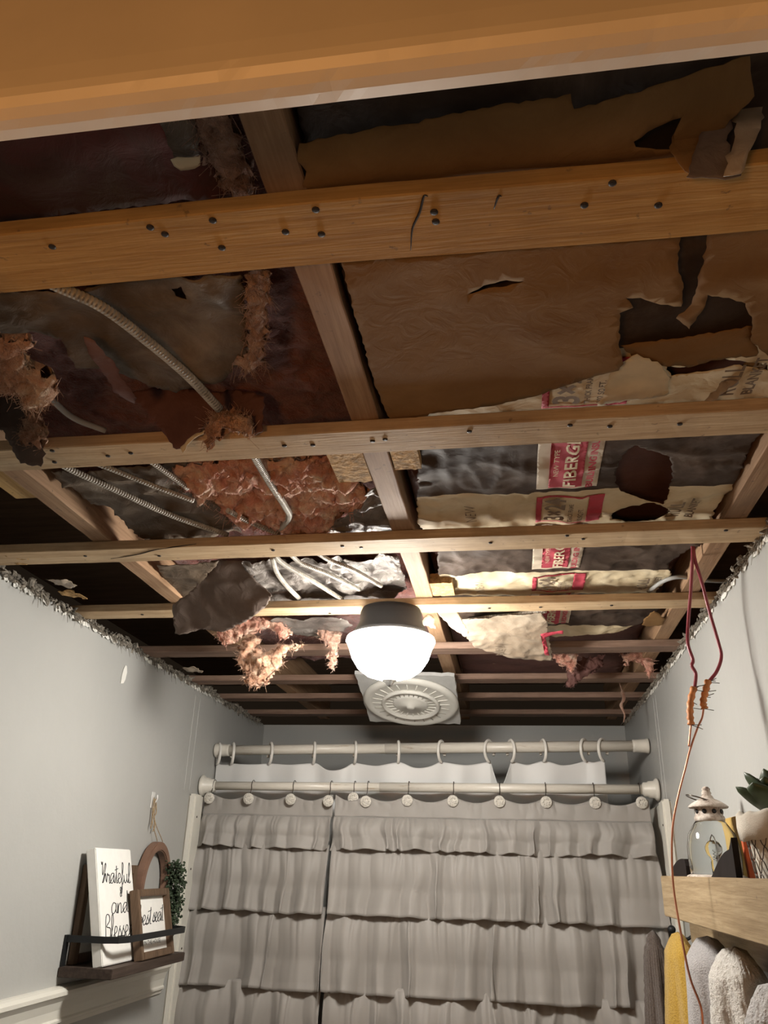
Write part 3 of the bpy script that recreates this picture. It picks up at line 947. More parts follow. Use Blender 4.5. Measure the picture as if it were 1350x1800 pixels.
sheet('foil_facing', [(578, 938), (590, 912), (640, 884), (642, 862), (660, 858), (690, 895), (702, 934)], flat(.606), M_foil, lb, seed=44, amp=.012, fr=16, grid=.007)
sheet('foil_facing', [(425, 984), (560, 982), (700, 975), (715, 1030), (660, 1062), (560, 1064), (470, 1062), (455, 1040), (440, 1010)], flat(.618), M_foil, lb, seed=45, amp=.016, fr=17, grid=.006)
sheet('torn_facing', [(275, 992), (385, 984), (345, 1035), (325, 1052), (300, 1046)], flat(.602), M_dust, lb, seed=46, amp=.008, fr=12)
sheet('foil_facing', [(470, 1088), (600, 1082), (620, 1100), (560, 1120), (500, 1112)], flat(.600), M_foil, lb, seed=47, amp=.01, fr=14)
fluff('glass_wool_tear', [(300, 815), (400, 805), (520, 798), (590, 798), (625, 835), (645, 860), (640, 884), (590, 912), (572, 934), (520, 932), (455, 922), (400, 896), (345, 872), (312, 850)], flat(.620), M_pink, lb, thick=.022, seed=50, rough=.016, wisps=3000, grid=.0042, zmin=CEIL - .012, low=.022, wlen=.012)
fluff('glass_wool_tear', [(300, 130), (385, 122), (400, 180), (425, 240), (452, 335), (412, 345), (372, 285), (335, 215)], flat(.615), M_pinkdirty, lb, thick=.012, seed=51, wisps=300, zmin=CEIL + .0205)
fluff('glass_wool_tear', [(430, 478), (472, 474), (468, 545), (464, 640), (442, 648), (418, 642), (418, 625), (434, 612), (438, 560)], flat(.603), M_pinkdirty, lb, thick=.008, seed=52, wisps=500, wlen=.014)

TG = 'tufts of glass wool hanging out of the left bay'
def tuft(pts, pl, lab, seed, mat=M_tan, thick=.02, wisps=120, group=TG, rough=.012):
    o = fluff('glass_wool_tuft', pts, pl, mat, thick=thick, seed=seed, wisps=wisps * 8, rough=rough, grid=.0042, wlen=.012)
    return tag(o, lab, 'insulation tuft', group)
tuft([(-40, 590), (20, 592), (48, 590), (66, 600), (40, 612), (60, 640), (96, 655), (104, 686), (84, 704), (60, 706), (30, 680), (-40, 655)], flat(.560), 'big orange pink wool tuft at the left edge above the second strip', 60, M_tan, .026)
tuft([(52, 700), (74, 705), (76, 740), (86, 775), (74, 788), (38, 782), (42, 752), (58, 732)], upright(.950), 'small wool tuft on the dark flap at the left end of the second strip', 61, M_tan, .010, 60)
tuft([(366, 750), (374, 728), (420, 728), (446, 744), (450, 764), (440, 770), (415, 756), (392, 768), (376, 772), (364, 792), (368, 768)], upright(.948), 'tan wool tuft where the printed cable meets the second strip', 62, M_tan, .010, 90)
UP5 = upright(2.02)
tuft([(384, 1112), (420, 1096), (445, 1084), (482, 1088), (514, 1112), (494, 1126), (480, 1106), (440, 1112), (412, 1132), (396, 1136), (386, 1126)], UP5, 'orange pink wool tuft tucked under the big dark flap left of the lamp', 63, M_pink, .016, 120)
tuft([(424, 1128), (452, 1118), (462, 1126), (450, 1140), (470, 1146), (500, 1136), (535, 1134), (500, 1150), (494, 1172), (478, 1186), (468, 1204), (448, 1208), (434, 1204), (432, 1180), (420, 1165)], upright(2.06), 'long dangling wool tuft in front of the dark strips left of the lamp', 64, M_tan, .022, 220, rough=.018)
tuft([(560, 1100), (598, 1112), (596, 1140), (588, 1180), (578, 1176), (580, 1140), (560, 1118)], upright(2.10), 'thin pale wool wisp hanging just left of the glowing lamp', 65, M_pinkdirty, .008, 60)
TR = 'wool remnants behind the printed facing at the right'
tuft([(972, 1150), (1016, 1148), (1012, 1170), (1005, 1186), (994, 1170), (980, 1166)], upright(2.42), 'pink wool remnant right below the sagging printed flap', 66, M_pink, .012, 50, TR)
tuft([(1000, 1170), (1030, 1156), (1060, 1150), (1062, 1168), (1030, 1190), (1004, 1210), (994, 1208)], upright(2.47), 'brownish purple wool remnant in the middle of the three behind the facing', 67, M_maroon, .008, 20, TR)
tuft([(1092, 1150), (1120, 1146), (1142, 1150), (1150, 1176), (1140, 1192), (1128, 1165), (1112, 1160), (1100, 1170)], upright(2.42), 'pink wool remnant nearest the right wall behind the facing', 68, M_pink, .010, 50, TR)
bm = bmesh.new()
pts = [at(px, py, y=2.75) for px, py in ((1088, 1198), (1094, 1216), (1097, 1228), (1092, 1240), (1098, 1256), (1096, 1270))]
add_tube(bm, spline(pts, 5), [.002] * 5 + [.006, .007, .006, .005, .006, .007, .006, .005, .004, .005, .006, .005, .004, .004, .003, .003, .003, .003, .002, .002, .001], n=7)
tag(obj('fibre_strand', bm, M_pinkdirty), 'single pinkish strand hanging near the right end of the far strips', 'insulation strand')

# torn flaps
FG = 'torn backing flaps of the left bay'
for pts, pl, mat, lab, sd in (
        ([(-30, 650), (0, 664), (30, 690), (52, 702), (62, 735), (74, 780), (84, 800), (74, 822), (40, 818), (24, 795), (10, 760), (-30, 745)], upright(.955), M_grey, 'dark backing flap hanging over the second strip at the left edge', 70),
        ([(148, 588), (168, 592), (205, 640), (242, 692), (238, 702), (212, 688), (180, 650), (158, 618)], flat(.586), M_maroon, 'narrow reddish ribbon of backing hanging below the dusty facing', 71),
        ([(226, 690), (300, 682), (440, 690), (466, 700), (463, 762), (440, 766), (430, 735), (380, 735), (362, 742), (352, 762), (325, 790), (310, 790), (288, 762), (270, 735)], upright(.957), M_maroon, 'dark reddish flap folded over the second strip below the printed cable', 72),
        ([(372, 984), (452, 984), (446, 1012), (462, 1030), (479, 1046), (466, 1068), (430, 1092), (392, 1110), (352, 1106), (330, 1113), (308, 1112), (304, 1062), (340, 1036)], tilted(1.66, .600, 1.765, .500), M_grey, 'largest dark flap, hanging across the lamp strip left of the lamp', 73)):
    o = sheet('backing_flap', pts, pl, mat, seed=sd, amp=.008, fr=9, grid=.009)
    tag(o, lab, 'torn flap', FG)
o = sheet('paper_scrap', [(318, 788), (338, 768), (362, 756), (358, 764), (336, 778), (322, 798)], upright(.950), M_creamp, seed=75, amp=.003, grid=.006)
tag(o, 'pale paper edge lying on the dark flap over the second strip', 'paper scrap')
o = sheet('paper_scrap', [(300, 280), (352, 274), (352, 290), (318, 299)], flat(.598), M_creamp, seed=76, amp=.003, grid=.006)
tag(o, 'small white torn scrap in front of the nearest strip beside the wool seam', 'paper scrap')
o = sheet('paper_scrap', [(736, 1096), (752, 1080), (764, 1088), (766, 1106), (750, 1100)], upright(1.93), M_creamp, seed=77, amp=.003, grid=.006)
tag(o, 'small curled paper scrap between the lamp and the larger scrap', 'paper scrap', 'scraps right of the lamp')
o = sheet('paper_scrap', [(768, 1076), (790, 1060), (802, 1072), (824, 1112), (818, 1120), (796, 1106)], upright(1.90), M_creamp, seed=78, amp=.004, grid=.006)
tag(o, 'larger fringed paper scrap on the lamp strip right of the lamp', 'paper scrap', 'scraps right of the lamp')
for k, (px, py) in enumerate(((30, 985), (110, 1030), (130, 1050), (340, 1180))):
    c = at(px, py, z=CEIL - .002)
    o = sheet('paper_scrap', [(c.x - .03, c.y - .025), (c.x + .015, c.y - .03), (c.x + .03, c.y + .01), (c.x + .005, c.y + .03), (c.x - .02, c.y + .02)], flat(.575), M_film if k % 2 else M_block, seed=80 + k, amp=.008, fr=20, grid=.006, world=True)
    tag(o, ['yellowed paper scrap at the top of the left wall, nearest the picture edge', 'yellowed paper tongue on the left wall edge, second from the picture edge', 'pale paper crumple on the left wall edge beside the tongue', 'small pale crumb on the left wall edge below the dangling tuft'][k], 'paper scrap', 'scraps on the left wall edge')

# cables
CG = 'old cables in the left bay'
def cable(pts, r, lab, mat=M_cable, z=.588, group=CG, zs=None):
    bm = bmesh.new()
    P3 = [at(px, py, z=CZ + (zs[i] if zs else z)) for i, (px, py) in enumerate(pts)]
    add_tube(bm, spline(P3, 8), r, n=10)
    o = obj('electrical_cable', bm, mat)
    return tag(o, lab, 'cable', group)
cable([(70, 490), (100, 503), (180, 540), (260, 600), (330, 660), (385, 718)], .0068, 'thick spotted cable crossing between the first two strips at the left', z=.588)
cable([(72, 690), (90, 702), (130, 735), (185, 757)], .0045, 'short thin grey cable below the wool tuft at the left edge', M_greycab, z=.592)
cable([(100, 812), (130, 828), (200, 860), (300, 905), (400, 940)], .0055, 'longest cable behind the second strip, over the dusty facing', z=.594)
cable([(160, 812), (190, 822), (260, 850), (340, 880)], .0045, 'middle cable behind the second strip, above the longest one', z=.594)
cable([(255, 806), (275, 818), (330, 858)], .0045, 'short cable behind the second strip at the edge of the pink wool', z=.594)
cable([(442, 792), (450, 808), (475, 850), (500, 888), (508, 908), (492, 930)], .0062, 'bent metal cable in front of the lit pink wool', z=.594)
cable([(400, 897), (440, 918), (490, 938)], .0050, 'cable stub disappearing behind the third strip below the pink wool', z=.594)
cable([(478, 978), (486, 1005), (504, 1030), (526, 1052)], .0055, 'leftmost of the four cables between the third strip and the lamp', z=.596)
cable([(482, 976), (500, 992), (548, 1020), (602, 1054)], .0055, 'second of the four cables between the third strip and the lamp', z=.594)
cable([(510, 974), (530, 990), (575, 1008), (632, 1036)], .0050, 'third of the four cables between the third strip and the lamp', z=.597)
cable([(558, 972), (580, 985), (622, 1002), (670, 1030)], .0050, 'rightmost of the four cables between the third strip and the lamp', z=.594)
cable([(815, 1092), (850, 1086), (890, 1082), (960, 1074)], .0055, 'white ribbed cable right of the lamp on top of the sagging flap', z=.592, group='cables right of the lamp')
cable([(1140, 1040), (1165, 1022), (1195, 1014), (1230, 1020), (1300, 1022)], .0045, 'grey cable bowing behind the two red wires', M_greycab, z=.598, group='cables right of the lamp')

# ================================================================== CEILING LAMP
lc = Vector((at(686, 1150, y=1.826).x, 1.826, 0))
lamp = thing('ceiling_light', 'glowing white glass bowl lamp hung under the furring strips', 'ceiling light', (lc.x, lc.y, CEIL - .001))
def L3(z): return (lc.x, lc.y, CZ + z)
obj('canopy', lathe([(.0, .5695), (.070, .5695), (.074, .560), (.076, .535), (.090, .511), (.096, .503), (.096, .501), (.0, .501)], L3(0), n=40), M_bronze, lamp)
obj('bowl', lathe([(.096, .5005), (.104, .498), (.106, .490), (.103, .484), (.099, .476), (.090, .449), (.075, .426), (.055, .411), (.030, .403), (.012, .401)], L3(0), n=48), M_glow, lamp)
obj('finial', lathe([(.0005, .384), (.007, .387), (.010, .393), (.016, .397), (.018, .400), (.012, .4015), (.0005, .4015)], L3(0), n=20), M_chrome, lamp)

# ================================================================== EXHAUST FAN on a left-over piece of board
pn = [at(630, 1188, y=2.50), at(805, 1192, y=2.50), at(806, 1270, y=2.82), at(643, 1276, y=2.82)]
c = sum(pn, Vector()) / 4
ux = (pn[1] - pn[0]).normalized()
vy = ((pn[3] + pn[2]) / 2 - (pn[0] + pn[1]) / 2)
vy = (vy - ux * vy.dot(ux)).normalized()
nz = ux.cross(vy); nz = nz if nz.z < 0 else -nz
MF = Matrix((ux, vy, -nz)).transposed()       # local z up-ish
fan = thing('exhaust_fan', 'round bathroom exhaust fan grille on a sagging square of board behind the lamp', 'exhaust fan', c)
w2 = (pn[1] - pn[0]).length / 2; h2 = ((pn[3] + pn[2]) / 2 - (pn[0] + pn[1]) / 2).length / 2
bm = bmesh.new()
add_box(bm, -w2, w2, -h2, h2, .006, .018)
bmesh.ops.subdivide_edges(bm, edges=bm.edges, cuts=14, use_grid_fill=True)
for v in bm.verts:
    if abs(abs(v.co.x) - w2) < 1e-4: v.co.x += .004 * fbm(v.co.y * 40, v.co.x, 2, 3)
    if abs(abs(v.co.y) - h2) < 1e-4: v.co.y += .004 * fbm(v.co.x * 40, v.co.y, 4, 3)
bmesh.ops.transform(bm, matrix=Matrix.Translation(c) @ MF.to_4x4(), verts=bm.verts)
obj('board_remnant', bm, M_drywall, fan)
fc = at(722, 1238, y=2.66)
fo = MF.inverted() @ (fc - c); fo.z = 0
FC = c + MF @ fo
def fl_(prof, name, mat, n=48):
    obj(name, lathe(prof, FC, n=n, M=MF), mat, fan)
fl_([(.060, .005), (.158, .005), (.160, .000), (.156, -.008), (.146, -.012), (.136, -.009), (.128, -.006), (.060, -.004)], 'grille_ring', M_vent)
fl_([(.094, -.003), (.098, -.012), (.094, -.018), (.088, -.018), (.085, -.006)], 'inner_ring', M_vent)
fl_([(.0005, -.024), (.012, -.024), (.014, -.018), (.05, -.014), (.062, -.008), (.062, .004), (.0005, .004)], 'hub', M_vent)
bm = bmesh.new()
for k in range(24):
    a = 2 * math.pi * k / 24
    R = Matrix.Rotation(a, 3, 'Z')
    add_tube(bm, [FC + MF @ (R @ Vector((.055, 0, -.009))), FC + MF @ (R @ Vector((.135, 0, -.006)))], .002, n=5)
obj('vanes', bm, M_vent, fan)

# ================================================================== RED WIRES
UW = upright(1.62)
def wire_pts(l, ys):
    return [at(px, py, y=y) for (px, py), y in zip(l, ys)]
def hang(lab, seg, sleeve, bare, group='spliced red wires'):
    t = thing('hanging_wire', lab, 'wire', at(*seg[0][0], y=seg[0][1]), group)
    b = bmesh.new(); add_tube(b, spline([at(*p, y=y) for p, y in seg], 8), .0034, n=10); obj('insulated_wire', b, M_redwire, t)
    b = bmesh.new(); add_tube(b, spline([at(*p, y=y) for p, y in bare], 8), .0019, n=8); obj('bare_copper', b, M_copper, t)
    pts = spline([at(*p, y=y) for p, y in sleeve], 6)
    b = bmesh.new(); n = len(pts)
    add_tube(b, pts, [.0062 + .0012 * math.sin(k * 1.9) for k in range(n)], n=12)
    s = obj('splice_sleeve', b, M_orange, t)
    b = bmesh.new()
    r = random.Random(len(lab))
    for k in range(7):
        i = r.choice([0, 1, n - 2, n - 1, n // 2, n // 3])
        d = Vector((.5 + r.random(), -.4 * r.random(), r.random() - .5)).normalized()
        add_tube(b, [pts[i], pts[i] + d * (.012 + .010 * r.random())], .0007, n=5)
    obj('wire_strand', b, M_hook, s)
    return t
hang('maroon wire hanging at the right whose orange splice sits lower and to the left',
     [((1217, 955), 1.56), ((1217, 985), 1.57), ((1214, 1040), 1.60), ((1210, 1090), 1.62), ((1209, 1130), 1.62), ((1218, 1160), 1.62), ((1216, 1170), 1.62), ((1223, 1185), 1.62), ((1221, 1210), 1.62)],
     [((1220, 1208), 1.62), ((1214, 1232), 1.62), ((1213, 1255), 1.62), ((1215, 1274), 1.62)],
     [((1215, 1272), 1.62), ((1213, 1290), 1.62), ((1211, 1312), 1.62)])
hang('maroon wire bowing right to a charred splice with long copper trailing past the shelf',
     [((1218, 955), 1.56), ((1222, 985), 1.57), ((1234, 1025), 1.60), ((1247, 1075), 1.62), ((1263, 1130), 1.62), ((1268, 1155), 1.62), ((1260, 1180), 1.62), ((1246, 1198), 1.62)],
     [((1245, 1196), 1.62), ((1240, 1216), 1.62), ((1236, 1234), 1.62), ((1239, 1246), 1.62)],
     [((1237, 1244), 1.62), ((1234, 1262), 1.62), ((1226, 1280), 1.62), ((1213, 1318), 1.62), ((1205, 1350), 1.62), ((1192, 1400), 1.62), ((1183, 1450), 1.62), ((1181, 1500), 1.62), ((1184, 1560), 1.62), ((1195, 1630), 1.60), ((1212, 1715), 1.58), ((1232, 1770), 1.57), ((1236, 1812), 1.57)])

# ================================================================== RODS AND CURTAINS
def rod(name, lab, p0, p1, r, caps):
    t = thing(name, lab, 'curtain rod', (p0 + p1) / 2, 'shower rods')
    d = (p1 - p0).normalized()
    mid = p0.lerp(p1, .41)
    b = bmesh.new(); add_tube(b, [p0, mid], r * .93, n=20); add_tube(b, [mid, p1], r, n=20)
    obj('tube', b, M_rod, t)
    M = Vector((0, 0, 1)).rotation_difference(d).to_matrix()
    for p, M2 in ((p0, M), (p1, M @ Matrix.Rotation(math.pi, 3, 'X'))):
        obj('end_cap', lathe(caps, p, n=28, M=M2), M_rodcap, t)
    return t
z = lambda px, py, y: at(px, py, y=y).z
RY1, RY2 = 2.80, 2.90
rl0, rl1 = Vector((LX + .004, RY1, z(352, 1381, RY1))), Vector((RX - .004, RY1, z(1155, 1388, RY1)))
ru0, ru1 = Vector((LX + .004, RY2, z(374, 1319, RY2))), Vector((RX - .004, RY2, z(1141, 1311, RY2)))
rod('shower_rod', 'lower worn white shower rod with wide flared end caps, nearest the door', rl0, rl1, .0155, [(.0, 0), (.034, 0), (.036, .005), (.032, .010), (.027, .014), (.026, .030), (.022, .034), (.022, .046), (.017, .050), (.0155, .052)])
rod('shower_rod', 'upper speckled white shower rod carrying the liner, behind the lower one', ru0, ru1, .0185, [(.0, 0), (.024, 0), (.025, .004), (.023, .012), (.021, .045), (.0215, .052), (.0185, .054)])
def rod_z(a, b, x): return a.z + (b.z - a.z) * (x - a.x) / (b.x - a.x)

# white rings + liner
RPX = [384, 409, 475, 552, 624, 700, 776, 860, 898, 955, 1028, 1060]
RXS = [at(p, 1322, y=RY2).x for p in RPX]
ORD = ['first', 'second', 'third', 'fourth', 'fifth', 'sixth', 'seventh', 'eighth', 'ninth', 'tenth', 'eleventh', 'twelfth']
rr = random.Random(5)
for i, x in enumerate(RXS):
    b = bmesh.new()
    zc = rod_z(ru0, ru1, x) - .012
    yaw = [.95, .75, .85, .55, .5, .35, -.5, -.85, .7, .45, -.85, -.95][i] * .62
    pts = []
    for k in range(23):
        a = math.radians(200 - 292 * k / 22)
        u, w = .030 * math.cos(a), .036 * math.sin(a)
        pts.append(Vector((x + u * math.sin(yaw), RY2 - u * math.cos(yaw) * -1 * -1 + 0, zc + w)))
    add_tube(b, pts, .0052, n=10)
    tag(obj('curtain_ring', b, M_ring), 'white plastic ring on the upper rod, %s from the left' % ORD[i], 'curtain ring', 'white rings on the upper rod')

def liner():
    x0, x1 = at(379, 1345, y=RY2).x, at(1064, 1345, y=RY2).x
    nx, nz = 420, 26
    b = bmesh.new(); rows = []
    hooks = [x0 + .004] + RXS[1:-1] + [x1 - .004]
    def top(x):
        for k in range(len(hooks) - 1):
            if hooks[k] <= x <= hooks[k + 1]:
                s = (x - hooks[k]) / (hooks[k + 1] - hooks[k]); L = hooks[k + 1] - hooks[k]
                dep = .085 if k == 7 else [.004, .004, .006, .028, .012, .02, .012, .09, .012, .015, .006][k]
                return -dep * math.sin(math.pi * s) ** (1.0 if k == 7 else 1.4)
        return 0
    for j in range(nz + 1):
        row = []
        for i in range(nx + 1):
            x = x0 + (x1 - x0) * i / nx
            t = j / nz
            zt = rod_z(ru0, ru1, x) - .046 + top(x)
            zz = zt + (.42 - zt) * (t ** 1.8)
            fold = .012 * math.sin(x * 34 + .8 * math.sin(x * 9)) * (.35 + .65 * min(1, (zt - zz) * 5 + .1)) + .022 * (top(x) / .08) * math.exp(-(zt - zz) * 8)
            row.append(b.verts.new((x + .004 * math.sin(x * 60), RY2 + .012 + fold, zz)))
        rows.append(row)
    for j in range(nz):
        for i in range(nx):
            b.faces.new((rows[j][i], rows[j][i + 1], rows[j + 1][i + 1], rows[j + 1][i]))
    o = obj('shower_liner', b, M_liner, smooth=True)
    m = o.modifiers.new('thickness', 'SOLIDIFY'); m.thickness = .0008
    tag(o, 'plain white shower liner hanging on the upper rod behind the grey curtain', 'shower curtain')
liner()

# grey ruffled curtain: two overlapping widths
TIERS = [(.152, .050, .026), (.064, -.140, .030), (-.120, -.350, .034), (-.330, -.560, .034), (-.54, -.77, .034), (-.75, -.98, .034), (-.96, -1.19, .034), (-1.17, -1.40, .034), (-1.38, -1.62, .034)]
BPX = [(368, 1403), (437, 1404), (511, 1405), (577, 1408), (643, 1409), (716, 1407), (796, 1408), (878, 1409), (960, 1410), (1046, 1411), (1128, 1411)]
CY = 2.775
BX = [at(px, py, y=CY).x for px, py in BPX]
def fold_fn(seed, dens):
    r = random.Random(seed)
    xs = [-1.35]
    while xs[-1] < .65: xs.append(xs[-1] + (.030 + .075 * r.random()) * dens)
    hs = [.35 + .65 * r.random() for _ in xs]
    tl = [(r.random() - .5) * 1.4 for _ in xs]
    vd = [r.random() ** 2 for _ in xs]
    def f(x):
        for k in range(len(xs) - 1):
            if xs[k] <= x < xs[k + 1]:
                q = (x - xs[k]) / (xs[k + 1] - xs[k])
                va = vd[k] * 1.1 * max(0, 1 - q * 1.6); vb = vd[k + 1] * 1.1 * max(0, 1 - (1 - q) * 1.6)
                return hs[k] * (max(0, math.sin(math.pi * q)) ** .7) * (1 + tl[k] * (q - .5) * .5) - va - vb
        return 0
    return f
def ruffled(lab, x0, x1, flare0, flare1, ydel, seed, hooks):
    t = thing('shower_curtain', lab, 'shower curtain', ((x0 + x1) / 2, CY, .3), 'grey ruffled curtain widths')
    nx = int((x1 - x0) / .0035)
    def grid(name, z0, z1, fA, nz, seed2, zb=None, zt=None, dens=1.0, yoff=0):
        f = fold_fn(seed2, dens); g = fold_fn(seed2 + 1, dens * .38)
        b = bmesh.new(); rows = []
        for j in range(nz + 1):
            tt = j / nz; row = []
            for i in range(nx + 1):
                s = i / nx
                dz = .21 - (z0 + (z1 - z0) * tt)
                xa = x0 - flare0 * min(1, dz / .55); xb = x1 + flare1 * min(1, dz / .55)
                x = xa + (xb - xa) * s
                xq = x + .012 * fbm(x * 6, tt * 1.5, seed2, 2) + .020 * tt * noise.noise(Vector((x * 4, seed2, 1)))
                big = f(xq); small = g(xq)
                A = fA * (.10 + .90 * tt ** .8)
                yy = CY + yoff + ydel - A * (big * .62 + .22) - (.020 * tt ** .8 if fA > .01 else 0) - small * .0055 * (1 - tt) ** 1.5 - (.0018 if tt > .93 and fA > .01 else 0) - .010 * math.sin(math.pi * min(1, tt * 1.6)) * (fA > .01)
                zz = z0 + (z1 - z0) * tt + (zt(x) if zt else 0) * (1 - tt) + tt * (.005 * fbm(x * 5, seed2, 0, 2) + .008 * big * (fA > .01)) 
                row.append(b.verts.new((x + A * .25 * (f(xq + .012) - f(xq - .012)), yy, CZ + zz)))
            rows.append(row)
        for j in range(nz):
            for i in range(nx):
                b.faces.new((rows[j][i], rows[j][i + 1], rows[j + 1][i + 1], rows[j + 1][i]))
        # hem roll along the bottom edge
        o = obj(name, b, M_curtain, t, smooth=True)
        m = o.modifiers.new('thickness', 'SOLIDIFY'); m.thickness = .0014
        return o
    def sag(x):
        hs = sorted(hooks)
        for k in range(len(hs) - 1):
            if hs[k] <= x <= hs[k + 1]:
                s = (x - hs[k]) / (hs[k + 1] - hs[k]); return -.020 * math.sin(math.pi * s)
        return 0
    grid('header', .222, .150, .006, 8, seed + 50, zt=sag, dens=1.5)
    for k, (z0, z1, A) in enumerate(TIERS):
        grid('ruffle', z0, z1, A * 1.8, 26, seed + 7 * k, dens=.95 + .12 * min(k, 2), yoff=-.004 - .004 * min(k, 3))
    return t
XS = at(583, 1480, y=CY).x
ruffled('grey ruffled shower curtain, the narrow left width tucked under the wide one', at(358, 1410, y=CY).x, XS - .006, .030, 0, .014, 11, BX[:4])
ruffled('grey ruffled shower curtain, the wide right width with most of the buttons', XS + .006, at(1140, 1410, y=CY).x, 0, .02, -.004, 31, [XS + .006] + BX[4:])

def button_hook(px, py, lab, dy=0, sc=1):
    c = at(px, py, y=CY - .012 + dy)
    t = thing('button_hook', lab, 'curtain hook', c, 'rosette button hooks')
    R = Matrix.Rotation(math.pi / 2, 3, 'X')
    b = lathe([(.0005, .0055), (.004, .0055), (.006, .0042), (.009, .0048), (.0125, .0052), (.0140, .0035), (.0175, .004), (.0185, .002), (.0175, -.003), (.0005, -.004)], c, n=24, M=R)
    obj('button', b, M_button, t)
    b = bmesh.new()
    for k in range(8):
        a = 2 * math.pi * k / 8
        p = c + Vector((math.cos(a) * .0095, -.0052, math.sin(a) * .0095))
        q = bmesh.ops.create_icosphere(b, subdivisions=2, radius=.0028)['verts']
        bmesh.ops.translate(b, verts=q, vec=p)
    obj('rosette', b, M_button, t, smooth=True)
    zr = rod_z(rl0, rl1, c.x)
    b = bmesh.new()
    pts = [c + Vector((0, .004, .006))]
    for k in range(13):
        a = math.radians(-30 - 0 + 240 * k / 12)
        pts.append(Vector((c.x + .001, RY1 - .0195 * math.cos(a), zr + .0195 * math.sin(a))))
    add_tube(b, spline(pts, 2), .0013, n=6)
    obj('wire_hook', b, M_hook, t)
for i, (px, py) in enumerate(BPX):
    button_hook(px, py, 'carved round button hook on the grey curtain, %s of the row from the left' % (ORD[i] if i < 4 else ORD[i + 1]))
button_hook(621, 1403, 'carved button hook half hidden in the overlap of the two curtain widths', dy=.018)

# ================================================================== LEFT SHELF
SZ = -.235
sh = thing('wall_shelf', 'dark stained wooden wall shelf with black metal guard strap on the left wall', 'wall shelf', (LX + .07, 2.24, CZ + SZ))
obj('shelf_board', box(LX + .001, -.948, 2.02, 2.475, CZ + SZ - .022, CZ + SZ, bevel=.0015), M_dwood, sh)
b = bmesh.new()
def strap(b, pts, h=.0075, th=.002):
    pts = [Vector(p) for p in pts]
    rings = []
    for i, p in enumerate(pts):
        d = (pts[min(i + 1, len(pts) - 1)] - pts[max(i - 1, 0)]); d.z = 0; d.normalize()
        s = Vector((-d.y, d.x, 0)) * th
        rings.append([b.verts.new(p + q) for q in (s + Vector((0, 0, h)), -s + Vector((0, 0, h)), -s - Vector((0, 0, h)), s - Vector((0, 0, h)))])
    for i in range(len(rings) - 1):
        for k in range(4):
            b.faces.new((rings[i][k], rings[i][(k + 1) % 4], rings[i + 1][(k + 1) % 4], rings[i + 1][k]))
    b.faces.new(rings[0]); b.faces.new(rings[-1][::-1])
    bmesh.ops.recalc_face_normals(b, faces=b.faces)
RZ = CZ - .176
strap(b, [(LX + .001, 2.03, RZ - .0), (-.985, 2.03, RZ), (-.955, 2.045, RZ), (-.943, 2.075, RZ), (-.943, 2.43, RZ), (-.950, 2.455, RZ), (-.98, 2.47, RZ), (LX + .001, 2.47, RZ)])
obj('guard_strap', b, M_black, sh)
obj('bracket', box(LX + .001, LX + .006, 2.024, 2.040, CZ + SZ, CZ - .168), M_black, sh)
obj('bracket', box(LX + .001, LX + .006, 2.456, 2.470, CZ + SZ, CZ - .168), M_black, sh)

# stroke alphabet for the hand-lettered signs
GL = {
 'a': ([(.8, .9), (.4, 1), (.1, .6), (.15, .1), (.5, .05), (.8, .5), (.8, .95), (.8, .2), (1.0, .05)], 1.02),
 'b': ([(0, .1), (.3, 1), (.35, 2), (.15, 2), (.12, .2), (.4, 0), (.7, .4), (.5, .9), (.75, .75)], .8),
 'd': ([(.75, .8), (.4, .95), (.1, .5), (.35, 0), (.7, .3), (.85, 1.2), (.85, 2.1), (.82, .3), (1, .05)], 1.02),
 'e': ([(0, .3), (.5, .6), (.5, .95), (.25, 1), (.1, .5), (.3, 0), (.65, .15)], .66),
 'f': ([(0, .2), (.35, 1), (.5, 1.9), (.3, 2.1), (.25, 1), (.2, -.8), (0, -.9), (.2, -.3), (.6, .3)], .6),
 'h': ([(0, .2), (.35, 1.3), (.35, 2), (.2, 2), (.15, 0), (.3, .7), (.6, .95), (.7, .5), (.7, .05), (.9, .1)], .92),
 'i': ([(0, .2), (.2, .95), (.2, .1), (.4, .1)], .42),
 'l': ([(0, .2), (.4, 1.3), (.35, 2.1), (.15, 1.8), (.15, .2), (.35, 0), (.5, .2)], .5),
 'n': ([(0, .2), (.1, .95), (.12, 0), (.25, .7), (.55, .95), (.65, .5), (.65, .05), (.85, .1)], .86),
 'o': ([(.4, .95), (.1, .6), (.15, .1), (.5, 0), (.7, .5), (.45, .95), (.85, .8)], .85),
 'r': ([(0, .2), (.15, 1), (.3, .8), (.5, .85), (.5, .2), (.65, .05)], .62),
 's': ([(0, .1), (.4, 1), (.35, .8), (.6, .3), (.3, 0), (.05, .15), (.6, .1)], .62),
 't': ([(0, .2), (.25, 1), (.28, 1.8), (.25, .2), (.5, .05)], .5),
 'u': ([(0, .8), (.08, .3), (.3, 0), (.6, .4), (.65, .95), (.65, .2), (.9, .05)], .88),
 'G': ([(.0, 2.2), (.12, 1.9), (.25, 2.15), (.2, 1.2), (.3, .9), (.75, 2.0), (.85, 1.7), (.45, .6), (.2, .1), (.45, .25), (.75, 1.0), (.85, .4), (.95, .2)], 1.0),
 'B': ([(.1, .0), (.15, 1.9), (.6, 2.1), (.75, 1.6), (.25, 1.1), (.85, .9), (.75, .1), (.05, .05), (.9, .1)], .95),
 '&': ([(.8, .1), (.2, 1.2), (.4, 1.7), (.6, 1.3), (.1, .5), (.4, 0), (.9, .7)], .9),
}
